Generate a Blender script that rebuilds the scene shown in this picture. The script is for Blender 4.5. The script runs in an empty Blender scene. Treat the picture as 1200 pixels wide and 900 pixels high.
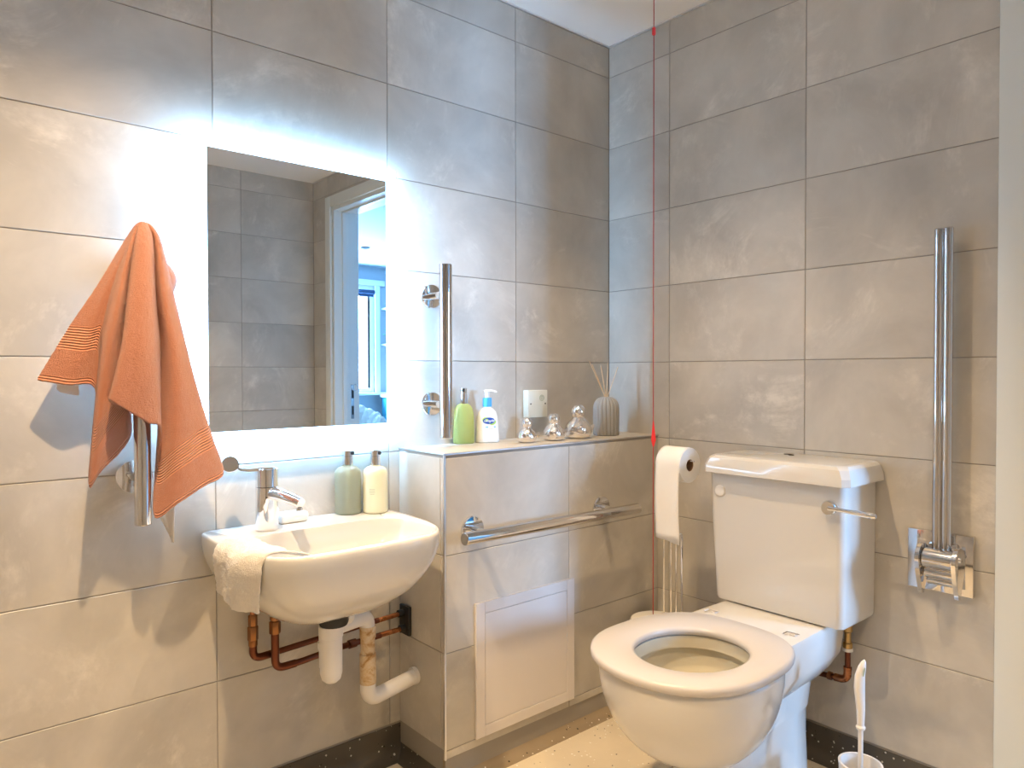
import bpy, bmesh, math, random
from mathutils import Vector, Matrix
random.seed(7)
S = bpy.context.scene
COL = S.collection
PI = math.pi
ZF = 1.31                                   # calibrated heights are measured from a tile joint 1.31 m up

# ------------------------------------------------------------------ camera
F, PITCH, YAW, ROLL = 836.72, -0.016440, 0.709000, -0.0019
CX, CY, CZ = -2.2895, -2.0367, -0.0394 + ZF
_d = Vector((math.sin(YAW)*math.cos(PITCH), math.cos(YAW)*math.cos(PITCH), math.sin(PITCH)))
_r0 = Vector((math.cos(YAW), -math.sin(YAW), 0)); _u0 = _r0.cross(_d)
_r = _r0*math.cos(ROLL) + _u0*math.sin(ROLL); _u = -_r0*math.sin(ROLL) + _u0*math.cos(ROLL)
cd = bpy.data.cameras.new('camera'); cam = bpy.data.objects.new('camera', cd); COL.objects.link(cam)
cd.sensor_fit = 'HORIZONTAL'; cd.sensor_width = 36; cd.lens = F/1200*36; cd.clip_start = 0.01
cam.matrix_world = Matrix(((_r.x, _u.x, -_d.x, CX), (_r.y, _u.y, -_d.y, CY), (_r.z, _u.z, -_d.z, CZ), (0, 0, 0, 1)))
S.camera = cam
def at(px, py, ax, val):
    """the place in the room where the sight line through a photo pixel meets the plane axis=val"""
    v = _d + _r*((px-600)/F) - _u*((py-450)/F); c = Vector((CX, CY, CZ))
    return c + v*((val-c[ax])/v[ax])

# ------------------------------------------------------------------ world, exposure, lights
S.view_settings.view_transform = 'Standard'; S.view_settings.look = 'None'
S.view_settings.exposure = 0.72; S.view_settings.gamma = 1.0; S.view_settings.use_curve_mapping = False
W = bpy.data.worlds.new('world'); S.world = W; W.use_nodes = True
W.node_tree.nodes['Background'].inputs[0].default_value = (0.55, 0.75, 1.0, 1)
W.node_tree.nodes['Background'].inputs[1].default_value = 2.0
S.cycles.use_denoising = True; S.cycles.max_bounces = 10; S.cycles.glossy_bounces = 6; S.cycles.diffuse_bounces = 7
S.cycles.transmission_bounces = 10; S.cycles.transparent_max_bounces = 16
S.cycles.caustics_refractive = False; S.cycles.sample_clamp_indirect = 6

WARM = (1.0, 0.695, 0.385)
DAY = (0.30, 0.58, 1.0)
def area(name, loc, dirv, sx, sy, power, color, spread=PI):
    L = bpy.data.lights.new(name, 'AREA'); L.shape = 'RECTANGLE'; L.size = sx; L.size_y = sy
    L.energy = power; L.color = color; L.spread = spread
    o = bpy.data.objects.new(name, L); COL.objects.link(o); o.location = loc
    o.rotation_euler = Vector(dirv).to_track_quat('-Z', 'Y').to_euler(); return o
# daylight arriving through the bedroom window (window opening x 0.9..2.40, y=-6.3)
area('window_daylight', (1.65, -6.62, 1.72), (0, 1, 0), 1.45, 1.35, 620, DAY)
DOWNLIGHTS = [(-0.917, -0.75), (-1.93, -0.72), (-1.40, -2.05)]
DL_POWER = [60, 122, 72]
CEIL = 1.330 + ZF

# ------------------------------------------------------------------ mesh helpers
LOCS = {}
class MB:
    def __init__(s): s.bm = bmesh.new()
    def box(s, lo, hi, bevel=0, seg=2):
        n0 = set(s.bm.verts)
        xs = [(lo[i], hi[i]) if lo[i] < hi[i] else (hi[i], lo[i]) for i in range(3)]
        v = [s.bm.verts.new((xs[0][i], xs[1][j], xs[2][k])) for i in (0, 1) for j in (0, 1) for k in (0, 1)]
        fs = [(0,1,3,2), (4,6,7,5), (0,4,5,1), (2,3,7,6), (0,2,6,4), (1,5,7,3)]
        ff = [s.bm.faces.new([v[i] for i in f]) for f in fs]
        if bevel:
            es = set(e for f in ff for e in f.edges)
            bmesh.ops.bevel(s.bm, geom=list(es), offset=bevel, segments=seg, profile=0.5, affect='EDGES')
        return s
    def rings(s, rings, cap0=True, cap1=True, closed=True):
        R = [[s.bm.verts.new(p) for p in r] for r in rings]; n = len(R[0])
        for a, b in zip(R, R[1:]):
            for i in range(n if closed else n-1):
                j = (i+1) % n
                try: s.bm.faces.new((a[i], a[j], b[j], b[i]))
                except ValueError: pass
        if cap0: s.bm.faces.new(list(reversed(R[0])))
        if cap1: s.bm.faces.new(R[-1])
        return s
    def tube(s, pts, r, seg=20, cap=True, radii=None):
        pts = [Vector(p) for p in pts]; rings = []
        t0 = (pts[1]-pts[0]).normalized()
        n = t0.orthogonal().normalized()
        for i, p in enumerate(pts):
            if i == 0: t = t0
            elif i == len(pts)-1: t = (pts[-1]-pts[-2]).normalized()
            else: t = ((pts[i+1]-p).normalized() + (p-pts[i-1]).normalized()).normalized()
            n = (n - t*n.dot(t)).normalized(); b = t.cross(n)
            rr = radii[i] if radii else r
            rings.append([p + n*rr*math.cos(2*PI*k/seg) + b*rr*math.sin(2*PI*k/seg) for k in range(seg)])
        return s.rings(rings, cap, cap)
    def lathe(s, prof, c=(0, 0, 0), axis=(0, 0, 1), seg=32, cap=True, mod=None):
        ax = Vector(axis).normalized(); u = ax.orthogonal().normalized(); w = ax.cross(u); c = Vector(c)
        rings = []
        for r, h in prof:
            rings.append([c + ax*h + (u*math.cos(2*PI*k/seg) + w*math.sin(2*PI*k/seg))*max(r, 1e-5)*(mod(2*PI*k/seg, h) if mod else 1) for k in range(seg)])
        return s.rings(rings, cap, cap)
    def prism(s, outline, dirv):
        dirv = Vector(dirv); a = [Vector(p) for p in outline]
        return s.rings([a, [p+dirv for p in a]])
    def grid(s, rows):
        R = [[s.bm.verts.new(p) for p in r] for r in rows]
        uvl = s.bm.loops.layers.uv.verify()
        # uv in metres: u along the row, v distance from the last row
        nr, nc = len(R), len(R[0]); vv = [[0]*nc for _ in range(nr)]; uu = [[0]*nc for _ in range(nr)]
        for j in range(nc):
            for i in range(nr-2, -1, -1): vv[i][j] = vv[i+1][j] + (R[i][j].co-R[i+1][j].co).length
        for i in range(nr):
            for j in range(1, nc): uu[i][j] = uu[i][j-1] + (R[i][j].co-R[i][j-1].co).length
        for i in range(nr-1):
            for j in range(nc-1):
                f = s.bm.faces.new((R[i][j], R[i][j+1], R[i+1][j+1], R[i+1][j]))
                for l, (a, b) in zip(f.loops, ((i, j), (i, j+1), (i+1, j+1), (i+1, j))): l[uvl].uv = (uu[a][b], vv[a][b])
        return s
    def sphere(s, c, r, sc=(1, 1, 1), seg=24):
        m = Matrix.Translation(c) @ Matrix.Diagonal((r*sc[0], r*sc[1], r*sc[2], 1))
        bmesh.ops.create_uvsphere(s.bm, u_segments=seg, v_segments=seg//2+2, radius=1, matrix=m); return s
    def build(s, name, m, parent=None, smooth=True, angle=35, base=None):
        bmesh.ops.remove_doubles(s.bm, verts=s.bm.verts, dist=1e-6)
        bmesh.ops.recalc_face_normals(s.bm, faces=s.bm.faces)
        me = bpy.data.meshes.new(name); s.bm.to_mesh(me); s.bm.free()
        o = bpy.data.objects.new(name, me); COL.objects.link(o)
        if m: me.materials.append(m)
        if smooth:
            me.polygons.foreach_set('use_smooth', [True]*len(me.polygons))
            me.set_sharp_from_angle(angle=math.radians(angle))
        off = Vector((0, 0, 0))
        if parent is not None:
            o.parent = parent; off = LOCS[parent.name]; LOCS[o.name] = off
        else:
            if base is None:
                zs = [v.co for v in me.vertices]
                base = (sum(v.x for v in zs)/len(zs), sum(v.y for v in zs)/len(zs), min(v.z for v in zs))
            off = Vector(base); o.location = off; LOCS[o.name] = off
        me.transform(Matrix.Translation(-off)); me.update()
        return o
def thing(name, label, cat, base, group=None):
    o = bpy.data.objects.new(name, None); COL.objects.link(o); o.location = base; LOCS[o.name] = Vector(base)
    o.empty_display_size = 0.05; o['label'] = label; o['category'] = cat
    if group: o['group'] = group
    return o
def tag(o, label, cat, group=None):
    o['label'] = label; o['category'] = cat
    if group: o['group'] = group
    return o
def struct(o): o['kind'] = 'structure'; return o
def arc(c, u, v, r, a0, a1, n):
    c, u, v = Vector(c), Vector(u), Vector(v)
    return [c + u*r*math.cos(a0+(a1-a0)*i/n) + v*r*math.sin(a0+(a1-a0)*i/n) for i in range(n+1)]
def bend(pts, r, n=6):
    """polyline with rounded corners"""
    P = [Vector(p) for p in pts]; out = [P[0]]
    for a, b, c in zip(P, P[1:], P[2:]):
        d1 = (a-b).normalized(); d2 = (c-b).normalized()
        p1, p2 = b+d1*r, b+d2*r
        for i in range(n+1):
            t = i/n; out.append(p1*(1-t)**2 + b*2*t*(1-t) + p2*t*t)
    out.append(P[-1]); return out
def catmull(P, n):
    P = [Vector(p) for p in P]; out = []
    for i in range(len(P)-1):
        p0 = P[max(i-1, 0)]; p1 = P[i]; p2 = P[i+1]; p3 = P[min(i+2, len(P)-1)]
        for k in range(n):
            t = k/n; out.append(0.5*((2*p1)+(p2-p0)*t+(2*p0-5*p1+4*p2-p3)*t*t+(3*p1-p0-3*p2+p3)*t**3))
    out.append(P[-1]); return out

# ------------------------------------------------------------------ materials
def mat(name, color=(0.8, 0.8, 0.8), rough=0.5, metal=0.0, **kw):
    m = bpy.data.materials.new(name); m.use_nodes = True
    b = m.node_tree.nodes['Principled BSDF']
    b.inputs['Base Color'].default_value = (*color, 1); b.inputs['Roughness'].default_value = rough
    b.inputs['Metallic'].default_value = metal
    for k, v in kw.items():
        b.inputs[k.replace('_', ' ')].default_value = v
    return m
class NT:
    def __init__(s, m): s.t = m.node_tree; s.n = s.t.nodes; s.l = s.t.links; s.b = s.n['Principled BSDF']
    def new(s, typ, **kw):
        n = s.n.new(typ)
        for k, v in kw.items():
            if k in n.inputs.keys(): n.inputs[k].default_value = v
            else: setattr(n, k, v)
        return n
    def link(s, a, b): s.l.new(a, b)
    def noise(s, vec, scale, detail=4, rough=0.55, dist=0.0):
        n = s.new('ShaderNodeTexNoise'); n.inputs['Scale'].default_value = scale; n.inputs['Detail'].default_value = detail
        n.inputs['Roughness'].default_value = rough; n.inputs['Distortion'].default_value = dist
        s.link(vec, n.inputs['Vector']); return n.outputs['Fac']
    def ramp(s, fac, stops):
        r = s.new('ShaderNodeValToRGB'); e = r.color_ramp.elements
        while len(e) < len(stops): e.new(0.5)
        for i, (p, c) in enumerate(stops):
            e[i].position = p; e[i].color = (*c, 1) if len(c) == 3 else c
        s.link(fac, r.inputs['Fac']); return r.outputs['Color']
    def mix(s, fac, a, b, mode='MIX'):
        n = s.new('ShaderNodeMix', data_type='RGBA', blend_type=mode)
        for x, i in ((fac, 0), (a, 6), (b, 7)):
            if hasattr(x, 'is_output'): s.link(x, n.inputs[i])
            elif isinstance(x, tuple): n.inputs[i].default_value = (*x, 1)
            else: n.inputs[i].default_value = x
        return n.outputs[2]
    def bump(s, h, strength, dist=0.01):
        n = s.new('ShaderNodeBump'); n.inputs['Strength'].default_value = strength; n.inputs['Distance'].default_value = dist
        s.link(h, n.inputs['Height']); s.link(n.outputs[0], s.b.inputs['Normal']); return n
    def objcoord(s, rnd=False):
        tc = s.new('ShaderNodeTexCoord').outputs['Object']
        if not rnd: return tc
        oi = s.new('ShaderNodeObjectInfo'); m1 = s.new('ShaderNodeMath', operation='MULTIPLY'); s.link(oi.outputs['Random'], m1.inputs[0]); m1.inputs[1].default_value = 37.0
        a = s.new('ShaderNodeVectorMath', operation='ADD'); s.link(tc, a.inputs[0]); s.link(m1.outputs[0], a.inputs[1]); s.oi = oi
        return a.outputs[0]

def tile_mat(name='porcelain_tile', base=(0.55, 0.525, 0.475)):
    m = mat(name, base, 0.42); t = NT(m); v = t.objcoord(True)
    n1 = t.noise(v, 3.0, 5, 0.6, 0.4); n2 = t.noise(v, 9.0, 6, 0.7); n3 = t.noise(v, 2.2, 6, 0.75, 1.2)
    c1 = tuple(x*0.80 for x in base); c2 = tuple(x*1.13 for x in base)
    col = t.ramp(n1, [(0.3, c1), (0.7, c2)])
    scuff = t.ramp(n3, [(0.53, (0, 0, 0)), (0.68, (1, 1, 1))])
    sc2 = t.mix(1.0, scuff, t.ramp(n2, [(0.42, (0, 0, 0)), (0.60, (0.75, 0.75, 0.75))]), 'MULTIPLY')
    col = t.mix(sc2, col, tuple(min(1, x*1.38) for x in base))
    t.link(col, t.b.inputs['Base Color'])
    rr = t.ramp(n2, [(0.3, (0.34,)*3), (0.7, (0.48,)*3)]); t.link(rr, t.b.inputs['Roughness'])
    t.bump(n2, 0.03, 0.004); return m
M = {}
M['tile'] = tile_mat()
M['grout'] = mat('tile_grout', (0.33, 0.31, 0.28), 0.85)
M['ceiling'] = mat('ceiling_paint', (0.87, 0.87, 0.86), 0.8)
M['paint'] = mat('white_paint', (0.78, 0.79, 0.78), 0.75)
M['woodwork'] = mat('cream_gloss_woodwork', (0.74, 0.78, 0.76), 0.4)
M['bedpaint'] = mat('white_paint_dimmed_blue', (0.36, 0.42, 0.46), 0.8)  # white bedroom paint with its dimness and blue daylight tint put into the colour
def vinyl(name, base, spk):
    m = mat(name, base, 0.38); t = NT(m); v = t.objcoord()
    def dots(scale, th, off):
        mp = t.new('ShaderNodeMapping'); mp.inputs['Location'].default_value = off; t.link(v, mp.inputs[0])
        vo = t.new('ShaderNodeTexVoronoi', feature='F1'); vo.inputs['Scale'].default_value = scale; t.link(mp.outputs[0], vo.inputs['Vector'])
        wn = t.new('ShaderNodeMath', operation='LESS_THAN'); t.link(vo.outputs['Distance'], wn.inputs[0])
        # each cell's own random size keeps the flecks sparse
        sp = t.new('ShaderNodeSeparateColor'); t.link(vo.outputs['Color'], sp.inputs[0])
        mu = t.new('ShaderNodeMath', operation='MULTIPLY_ADD'); t.link(sp.outputs[0], mu.inputs[0]); mu.inputs[1].default_value = th*1.5; mu.inputs[2].default_value = -th*0.5
        t.link(mu.outputs[0], wn.inputs[1]); return wn.outputs[0]
    n = t.noise(v, 5, 4)
    col = t.ramp(n, [(0.3, tuple(x*0.92 for x in base)), (0.7, tuple(x*1.06 for x in base))])
    col = t.mix(dots(60, 0.24, (0, 0, 0)), col, spk); col = t.mix(dots(50, 0.18, (3, 1, 2)), col, (0.03, 0.025, 0.02))
    t.link(col, t.b.inputs['Base Color']); t.bump(t.noise(v, 180, 2), 0.05, 0.001); return m
M['vinyl'] = vinyl('beige_safety_vinyl', (0.70, 0.63, 0.50), (0.9, 0.88, 0.82))
M['cove'] = vinyl('dark_cove_vinyl', (0.085, 0.075, 0.06), (0.6, 0.58, 0.52))
M['covelight'] = vinyl('brown_cove_vinyl', (0.30, 0.24, 0.165), (0.8, 0.76, 0.68))
M['chrome'] = mat('polished_chrome', (0.86, 0.86, 0.87), 0.045, 1.0)
M['steel'] = mat('polished_stainless', (0.70, 0.68, 0.66), 0.07, 1.0)
M['alu'] = mat('brushed_aluminium_trim', (0.75, 0.75, 0.76), 0.3, 1.0)
M['ceramic'] = mat('white_vitreous_china', (0.68, 0.675, 0.655), 0.10, Coat_Weight=0.4, Coat_Roughness=0.03)
M['seat'] = mat('white_toilet_seat_plastic', (0.60, 0.575, 0.56), 0.25)
M['plastic'] = mat('white_plastic', (0.78, 0.77, 0.75), 0.35)
M['panel'] = mat('white_access_panel_plastic', (0.74, 0.71, 0.70), 0.38)
M['black'] = mat('black_plastic', (0.012, 0.012, 0.012), 0.5)
M['dark'] = mat('dark_recess', (0.03, 0.028, 0.025), 0.6)
def copper():
    m = mat('aged_copper', (0.55, 0.22, 0.09), 0.32, 1.0); t = NT(m); v = t.objcoord()
    c = t.ramp(t.noise(v, 14, 5, 0.6), [(0.35, (0.20, 0.07, 0.03)), (0.65, (0.62, 0.26, 0.11))]); t.link(c, t.b.inputs['Base Color'])
    t.link(t.ramp(t.noise(v, 25, 3), [(0.3, (0.2,)*3), (0.7, (0.5,)*3)]), t.b.inputs['Roughness']); return m
M['copper'] = copper()
M['darkcopper'] = mat('tarnished_brown_copper', (0.16, 0.055, 0.03), 0.35, 0.9)
M['brass'] = mat('brass_fitting', (0.50, 0.34, 0.15), 0.3, 1.0)
M['dullbrass'] = mat('dull_brown_brass', (0.30, 0.14, 0.06), 0.38, 1.0)
def stained():
    m = mat('aged_cream_waste_pipe', (0.62, 0.50, 0.34), 0.4); t = NT(m); v = t.objcoord()
    n = t.noise(v, 22, 6, 0.7, 0.8)
    c = t.ramp(n, [(0.36, (0.70, 0.60, 0.45)), (0.50, (0.66, 0.50, 0.30)), (0.60, (0.45, 0.24, 0.08)), (0.70, (0.28, 0.12, 0.04))])
    t.link(c, t.b.inputs['Base Color']); return m
M['stained'] = stained()
def terry(name, base, dark):
    m = mat(name, base, 0.95, Sheen_Weight=0.6, Sheen_Roughness=0.5); t = NT(m)
    uv = t.new('ShaderNodeTexCoord').outputs['UV']
    ob = t.objcoord(); n = t.noise(ob, 420, 3, 0.7); n2 = t.noise(ob, 60, 4, 0.6)
    sep = t.new('ShaderNodeSeparateXYZ'); t.link(uv, sep.inputs[0])
    # flat woven border between 8.5 and 15 cm above the hem
    band = t.ramp(sep.outputs[1], [(0.084, (0, 0, 0)), (0.088, (1, 1, 1)), (0.146, (1, 1, 1)), (0.150, (0, 0, 0))])
    hem = t.ramp(sep.outputs[1], [(0.016, (1, 1, 1)), (0.019, (0, 0, 0))])
    flat = t.mix(1.0, band, hem, 'ADD')
    wv = t.new('ShaderNodeTexWave', wave_type='BANDS', bands_direction='Y'); wv.inputs['Scale'].default_value = 46; wv.inputs['Distortion'].default_value = 0.6; t.link(uv, wv.inputs['Vector'])
    c = t.mix(n2, dark, base); c = t.mix(n, c, t.mix(0.5, dark, base))
    c2 = t.mix(t.ramp(wv.outputs['Fac'], [(0.2, (0, 0, 0)), (0.6, (1, 1, 1))]), tuple(x*0.60 for x in base), base)
    t.link(t.mix(flat, c, c2), t.b.inputs['Base Color'])
    n = t.noise(ob, 300, 4, 0.8); h = t.mix(flat, n, t.mix(0.5, wv.outputs['Fac'], (0.2, 0.2, 0.2)))
    t.bump(h, 1.0, 0.006); return m
M['towel'] = terry('terracotta_terry_cotton', (0.74, 0.31, 0.19), (0.50, 0.165, 0.085))
M['whitecloth'] = mat('white_terry_cotton', (0.88, 0.84, 0.78), 0.95, Sheen_Weight=0.5); _t = NT(M['whitecloth']); _t.bump(_t.noise(_t.objcoord(), 300, 3, 0.7), 1.0, 0.004)
M['tissue'] = mat('white_tissue_paper', (0.86, 0.85, 0.82), 0.9); _t = NT(M['tissue']); _t.bump(_t.noise(_t.objcoord(), 260, 2), 0.3, 0.002)
M['card'] = mat('brown_cardboard', (0.25, 0.14, 0.07), 0.9)
M['red'] = mat('red_cord', (0.75, 0.03, 0.03), 0.45)
M['mirror'] = mat('mirror_silver', (0.93, 0.95, 0.94), 0.0, 1.0)
def glow(name, color, strength):
    m = mat(name, (0.8, 0.8, 0.8), 0.3); b = m.node_tree.nodes['Principled BSDF']
    b.inputs['Emission Color'].default_value = (*color, 1); b.inputs['Emission Strength'].default_value = strength; return m
LED = (0.80, 0.90, 1.0)
M['frost'] = glow('lit_frosted_glass', (0.32, 0.62, 1.0), 10.0)
M['ledstrip'] = glow('led_strip', (0.32, 0.62, 1.0), 240.0)
M['ledsoft'] = glow('led_strip_dim', (0.34, 0.63, 1.0), 42.0)
M['lens'] = glow('downlight_lens', WARM, 12.0)
def clear(name, color, rough=0.0, ior=1.45, tw=1.0, extra=0.0):
    m = mat(name, color, rough, 0, IOR=ior, Transmission_Weight=tw); return m
def liquid(name, col, glassy=0.55):
    m = mat(name, col, 0.03, 0, IOR=1.4, Transmission_Weight=1.0); t = NT(m)
    tr = t.new('ShaderNodeBsdfTranslucent'); tr.inputs[0].default_value = (*col, 1)
    df = t.new('ShaderNodeBsdfDiffuse'); df.inputs[0].default_value = (*col, 1)
    ad = t.new('ShaderNodeMixShader'); ad.inputs[0].default_value = 0.5; t.link(tr.outputs[0], ad.inputs[1]); t.link(df.outputs[0], ad.inputs[2])
    mx = t.new('ShaderNodeMixShader'); mx.inputs[0].default_value = glassy; t.link(ad.outputs[0], mx.inputs[1]); t.link(t.b.outputs[0], mx.inputs[2])
    t.link(mx.outputs[0], t.n['Material Output'].inputs[0]); return m
M['soapgreen'] = liquid('pale_green_hand_wash', (0.93, 0.98, 0.80), 0.60)
M['soapyellow'] = liquid('yellow_green_hand_wash', (0.90, 0.96, 0.38), 0.55)
M['tubeclear'] = mat('clear_dip_tube', (0.85, 0.95, 0.85), 0.2)
M['lotion'] = mat('cream_lotion_bottle', (0.80, 0.80, 0.60), 0.2)
M['lotionwhite'] = mat('white_lotion_bottle', (0.85, 0.85, 0.80), 0.25)
M['bluecollar'] = mat('sky_blue_plastic', (0.07, 0.40, 0.78), 0.35)
M['navy'] = mat('navy_blue_print', (0.01, 0.08, 0.42), 0.4)
M['greenprint'] = mat('lime_green_print', (0.45, 0.72, 0.08), 0.4)
M['blueprint'] = mat('light_blue_print', (0.22, 0.52, 0.75), 0.4)
M['whiteprint'] = mat('white_print', (0.9, 0.9, 0.9), 0.4)
M['greyprint'] = mat('grey_green_print', (0.45, 0.50, 0.36), 0.5)
M['vase'] = mat('grey_glazed_stoneware', (0.36, 0.36, 0.35), 0.42)
M['reed'] = mat('pale_rattan', (0.78, 0.62, 0.44), 0.8)
M['silverglass'] = mat('silvered_glass', (0.86, 0.83, 0.81), 0.06, 1.0)
def pane_mat():
    m = bpy.data.materials.new('window_glass'); m.use_nodes = True; n = m.node_tree.nodes; l = m.node_tree.links
    n.remove(n['Principled BSDF']); tr = n.new('ShaderNodeBsdfTransparent'); gl = n.new('ShaderNodeBsdfGlossy'); gl.inputs['Roughness'].default_value = 0.0
    mx = n.new('ShaderNodeMixShader'); mx.inputs[0].default_value = 0.06; l.new(tr.outputs[0], mx.inputs[1]); l.new(gl.outputs[0], mx.inputs[2]); l.new(mx.outputs[0], n['Material Output'].inputs[0]); return m
M['pane'] = pane_mat()
M['blind'] = mat('dark_blue_blind', (0.03, 0.07, 0.15), 0.7)
M['teal'] = mat('teal_painted_drawers', (0.05, 0.30, 0.42), 0.5)
M['leaf'] = mat('green_leaf', (0.05, 0.32, 0.12), 0.5)
M['magenta'] = mat('magenta_ceramic', (0.6, 0.03, 0.30), 0.3)
M['fleece'] = mat('cream_fleece', (0.80, 0.76, 0.68), 1.0)
M['carpet'] = mat('grey_carpet', (0.35, 0.34, 0.33), 1.0)
M['water'] = mat('toilet_water', (0.95, 0.95, 0.90), 0.0, 0, IOR=1.33, Transmission_Weight=1.0)
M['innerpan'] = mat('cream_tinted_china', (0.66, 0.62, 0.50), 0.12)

# ------------------------------------------------------------------ room shell
TW, TH = 0.5524, 0.3
X0, Y0 = -3.20, -2.93            # west wall, opposite wall
TILEMESH = {}
def tile_mesh(w, h):
    key = (round(w, 3), round(h, 3))
    if key in TILEMESH: return TILEMESH[key]
    g, b = 0.0014, 0.0011; x0, x1, z0, z1 = g, w-g, g, h-g
    v = [(x0, 0.012, z0), (x1, 0.012, z0), (x1, 0.012, z1), (x0, 0.012, z1), (x0, b, z0), (x1, b, z0), (x1, b, z1), (x0, b, z1),
         (x0+b, 0, z0+b), (x1-b, 0, z0+b), (x1-b, 0, z1-b), (x0+b, 0, z1-b)]
    f = [(8, 9, 10, 11)] + [(4+i, 4+(i+1) % 4, 8+(i+1) % 4, 8+i) for i in range(4)] + [(i, (i+1) % 4, 4+(i+1) % 4, 4+i) for i in range(4)]
    me = bpy.data.meshes.new('tile'); me.from_pydata(v, [], f); me.update(); me.materials.append(M['tile']); TILEMESH[key] = me; return me
def cuts(lo, hi, origin, step):
    k = math.ceil((lo-origin)/step + 1e-6); out = [lo]
    while origin+k*step < hi-1e-6:
        if origin+k*step - out[-1] > 1e-4: out.append(origin+k*step)
        k += 1
    return out+[hi]
def tiles(parent, origin, rot, u0, u1, z0, z1, uo, zo=ZF):
    """tiles over a rectangle; origin+rot map (u,0,z) to the room, +y of the tile going into the wall"""
    us = cuts(u0, u1, uo, TW); zs = cuts(z0, z1, zo, TH)
    for a, b in zip(us, us[1:]):
        for c, d in zip(zs, zs[1:]):
            if b-a < 0.012 or d-c < 0.012: continue
            o = bpy.data.objects.new('tile', tile_mesh(b-a, d-c)); COL.objects.link(o); o.parent = parent
            j = random.uniform(-0.0003, 0.0003)
            R = Matrix.Rotation(rot, 4, 'Z')
            o.location = Vector(origin) + (R @ Vector((a, j, c))) - LOCS[parent.name]; o.rotation_euler = (0, 0, rot)
G = 0.0022                        # grout face lies this far behind the tile faces
def slab(name, lo, hi, m): return struct(MB().box(lo, hi).build(name, m, smooth=False))
COVE = 0.105
w = slab('wall_left', (X0-0.1, G, 0), (0.19, 0.12, CEIL), M['grout'])
tiles(w, (0, 0, 0), 0, X0, 0, COVE, CEIL, -0.5224)
w = slab('wall_opposite', (X0-0.1, Y0-0.12, 0), (0.19, Y0-G, CEIL), M['grout'])
tiles(w, (0, Y0, 0), PI, 0, -X0, COVE, CEIL, 0.5224)
w = slab('wall_far_left', (X0-0.12, Y0, 0), (X0-G, 0, CEIL), M['grout'])
tiles(w, (X0, 0, 0), PI/2, Y0, 0, COVE, CEIL, -0.3136)
# wall with the toilet, broken by the doorway
DY1, DY2, DZ = -1.490, -2.640, 1.110 + ZF
mb = MB().box((G, DY1+0.0, 0), (0.185, 0.0, CEIL)).box((G, Y0, 0), (0.185, DY2, CEIL)).box((G, DY2, DZ), (0.185, DY1, CEIL))
w = struct(mb.build('wall_right', M['grout'], smooth=False))
R_ = -PI/2
tiles(w, (0, 0, 0), R_, 0, 1.4184, COVE, CEIL, 0.3136)
tiles(w, (0, 0, 0), R_, 2.71, 2.93, COVE, CEIL, 0.3136)
tiles(w, (0, 0, 0), R_, 1.4184, 2.71, 1.18+ZF, CEIL, 0.3136)
slab('floor', (X0-0.1, Y0-0.1, -0.06), (0.19, 0.1, 0), M['vinyl'])
slab('ceiling', (X0-0.1, Y0-0.1, CEIL), (0.19, 0.12, CEIL+0.08), M['ceiling'])
# coved vinyl skirting: concave profile against each wall
def cove(name, p0, p1, nrm, m, h=COVE, r=0.045):
    p0, p1, n = Vector(p0), Vector(p1), Vector(nrm); up = Vector((0, 0, 1))
    prof = [(0.0, h), (0.003, h), (0.003, r)] + [(r-(r-0.003)*math.cos(a*PI/2/6), r-(r-0.001)*math.sin(a*PI/2/6)) for a in range(1, 7)] + [(r, 0), (0, 0)]
    o = MB().prism([p0+n*a+up*b for a, b in prof], p1-p0).build(name, m, angle=50); return struct(o)
BX, BY, BTOP = -1.037, -0.26, 1.022
cove('baseboard_left', (X0, 0, 0), (BX, 0, 0), (0, -1, 0), M['cove'])
cove('baseboard_right', (0, BY, 0), (0, -1.4184, 0), (-1, 0, 0), M['cove'])
cove('baseboard_opposite', (X0, Y0, 0), (0, Y0, 0), (0, 1, 0), M['cove'])
cove('baseboard_far_left', (X0, Y0, 0), (X0, 0, 0), (1, 0, 0), M['cove'])
cove('baseboard_box_front', (BX, BY+0.012, 0), (0, BY+0.012, 0), (0, -1, 0), M['covelight'], 0.085, 0.05)
cove('baseboard_box_side', (BX+0.006, 0, 0), (BX+0.006, BY+0.012, 0), (-1, 0, 0), M['cove'], 0.105)
# boxed-in pipework with a tiled ledge
w = struct(MB().box((BX+G, BY+G, 0), (0, 0, BTOP-G)).build('wall_box', M['grout'], smooth=False)); w['label'] = 'low tiled boxing with a ledge in the corner behind the toilet'
tiles(w, (0, BY, 0), 0, BX+0.003, 0, 0.083, BTOP-0.002, -0.501)
tiles(w, (BX, 0, 0), -PI/2, 0, -BY-0.003, COVE, BTOP-0.002, 3)
for a, b in ((BX+0.004, -0.501), (-0.501, 0.0)):     # ledge tiles lie flat
    o = bpy.data.objects.new('tile', tile_mesh(b-a, -BY-0.004)); COL.objects.link(o); o.parent = w
    o.rotation_euler = (-PI/2, 0, 0); o.location = Vector((a, BY+0.003, BTOP)) - LOCS[w.name]
def trim(name, lo, hi): return MB().box(lo, hi, 0.0008, 1).build('edge_trim', M['alu'], w, smooth=False)
trim('', (BX-0.002, BY-0.002, 0.083), (BX+0.004, BY+0.005, BTOP+0.001))
trim('', (BX, BY-0.002, BTOP-0.004), (0, BY+0.004, BTOP+0.001))
trim('', (BX-0.002, BY+0.005, BTOP-0.004), (BX+0.004, 0, BTOP+0.001))
# ceiling edge bead
for i, (a, b, c, d) in enumerate(((X0, -0.008, 0, 0), (-0.008, Y0, 0, -0.008))):
    struct(MB().box((a, b, CEIL-0.006), (c, d, CEIL)).build('trim_%d' % (i+1), M['alu'], smooth=False))
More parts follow.
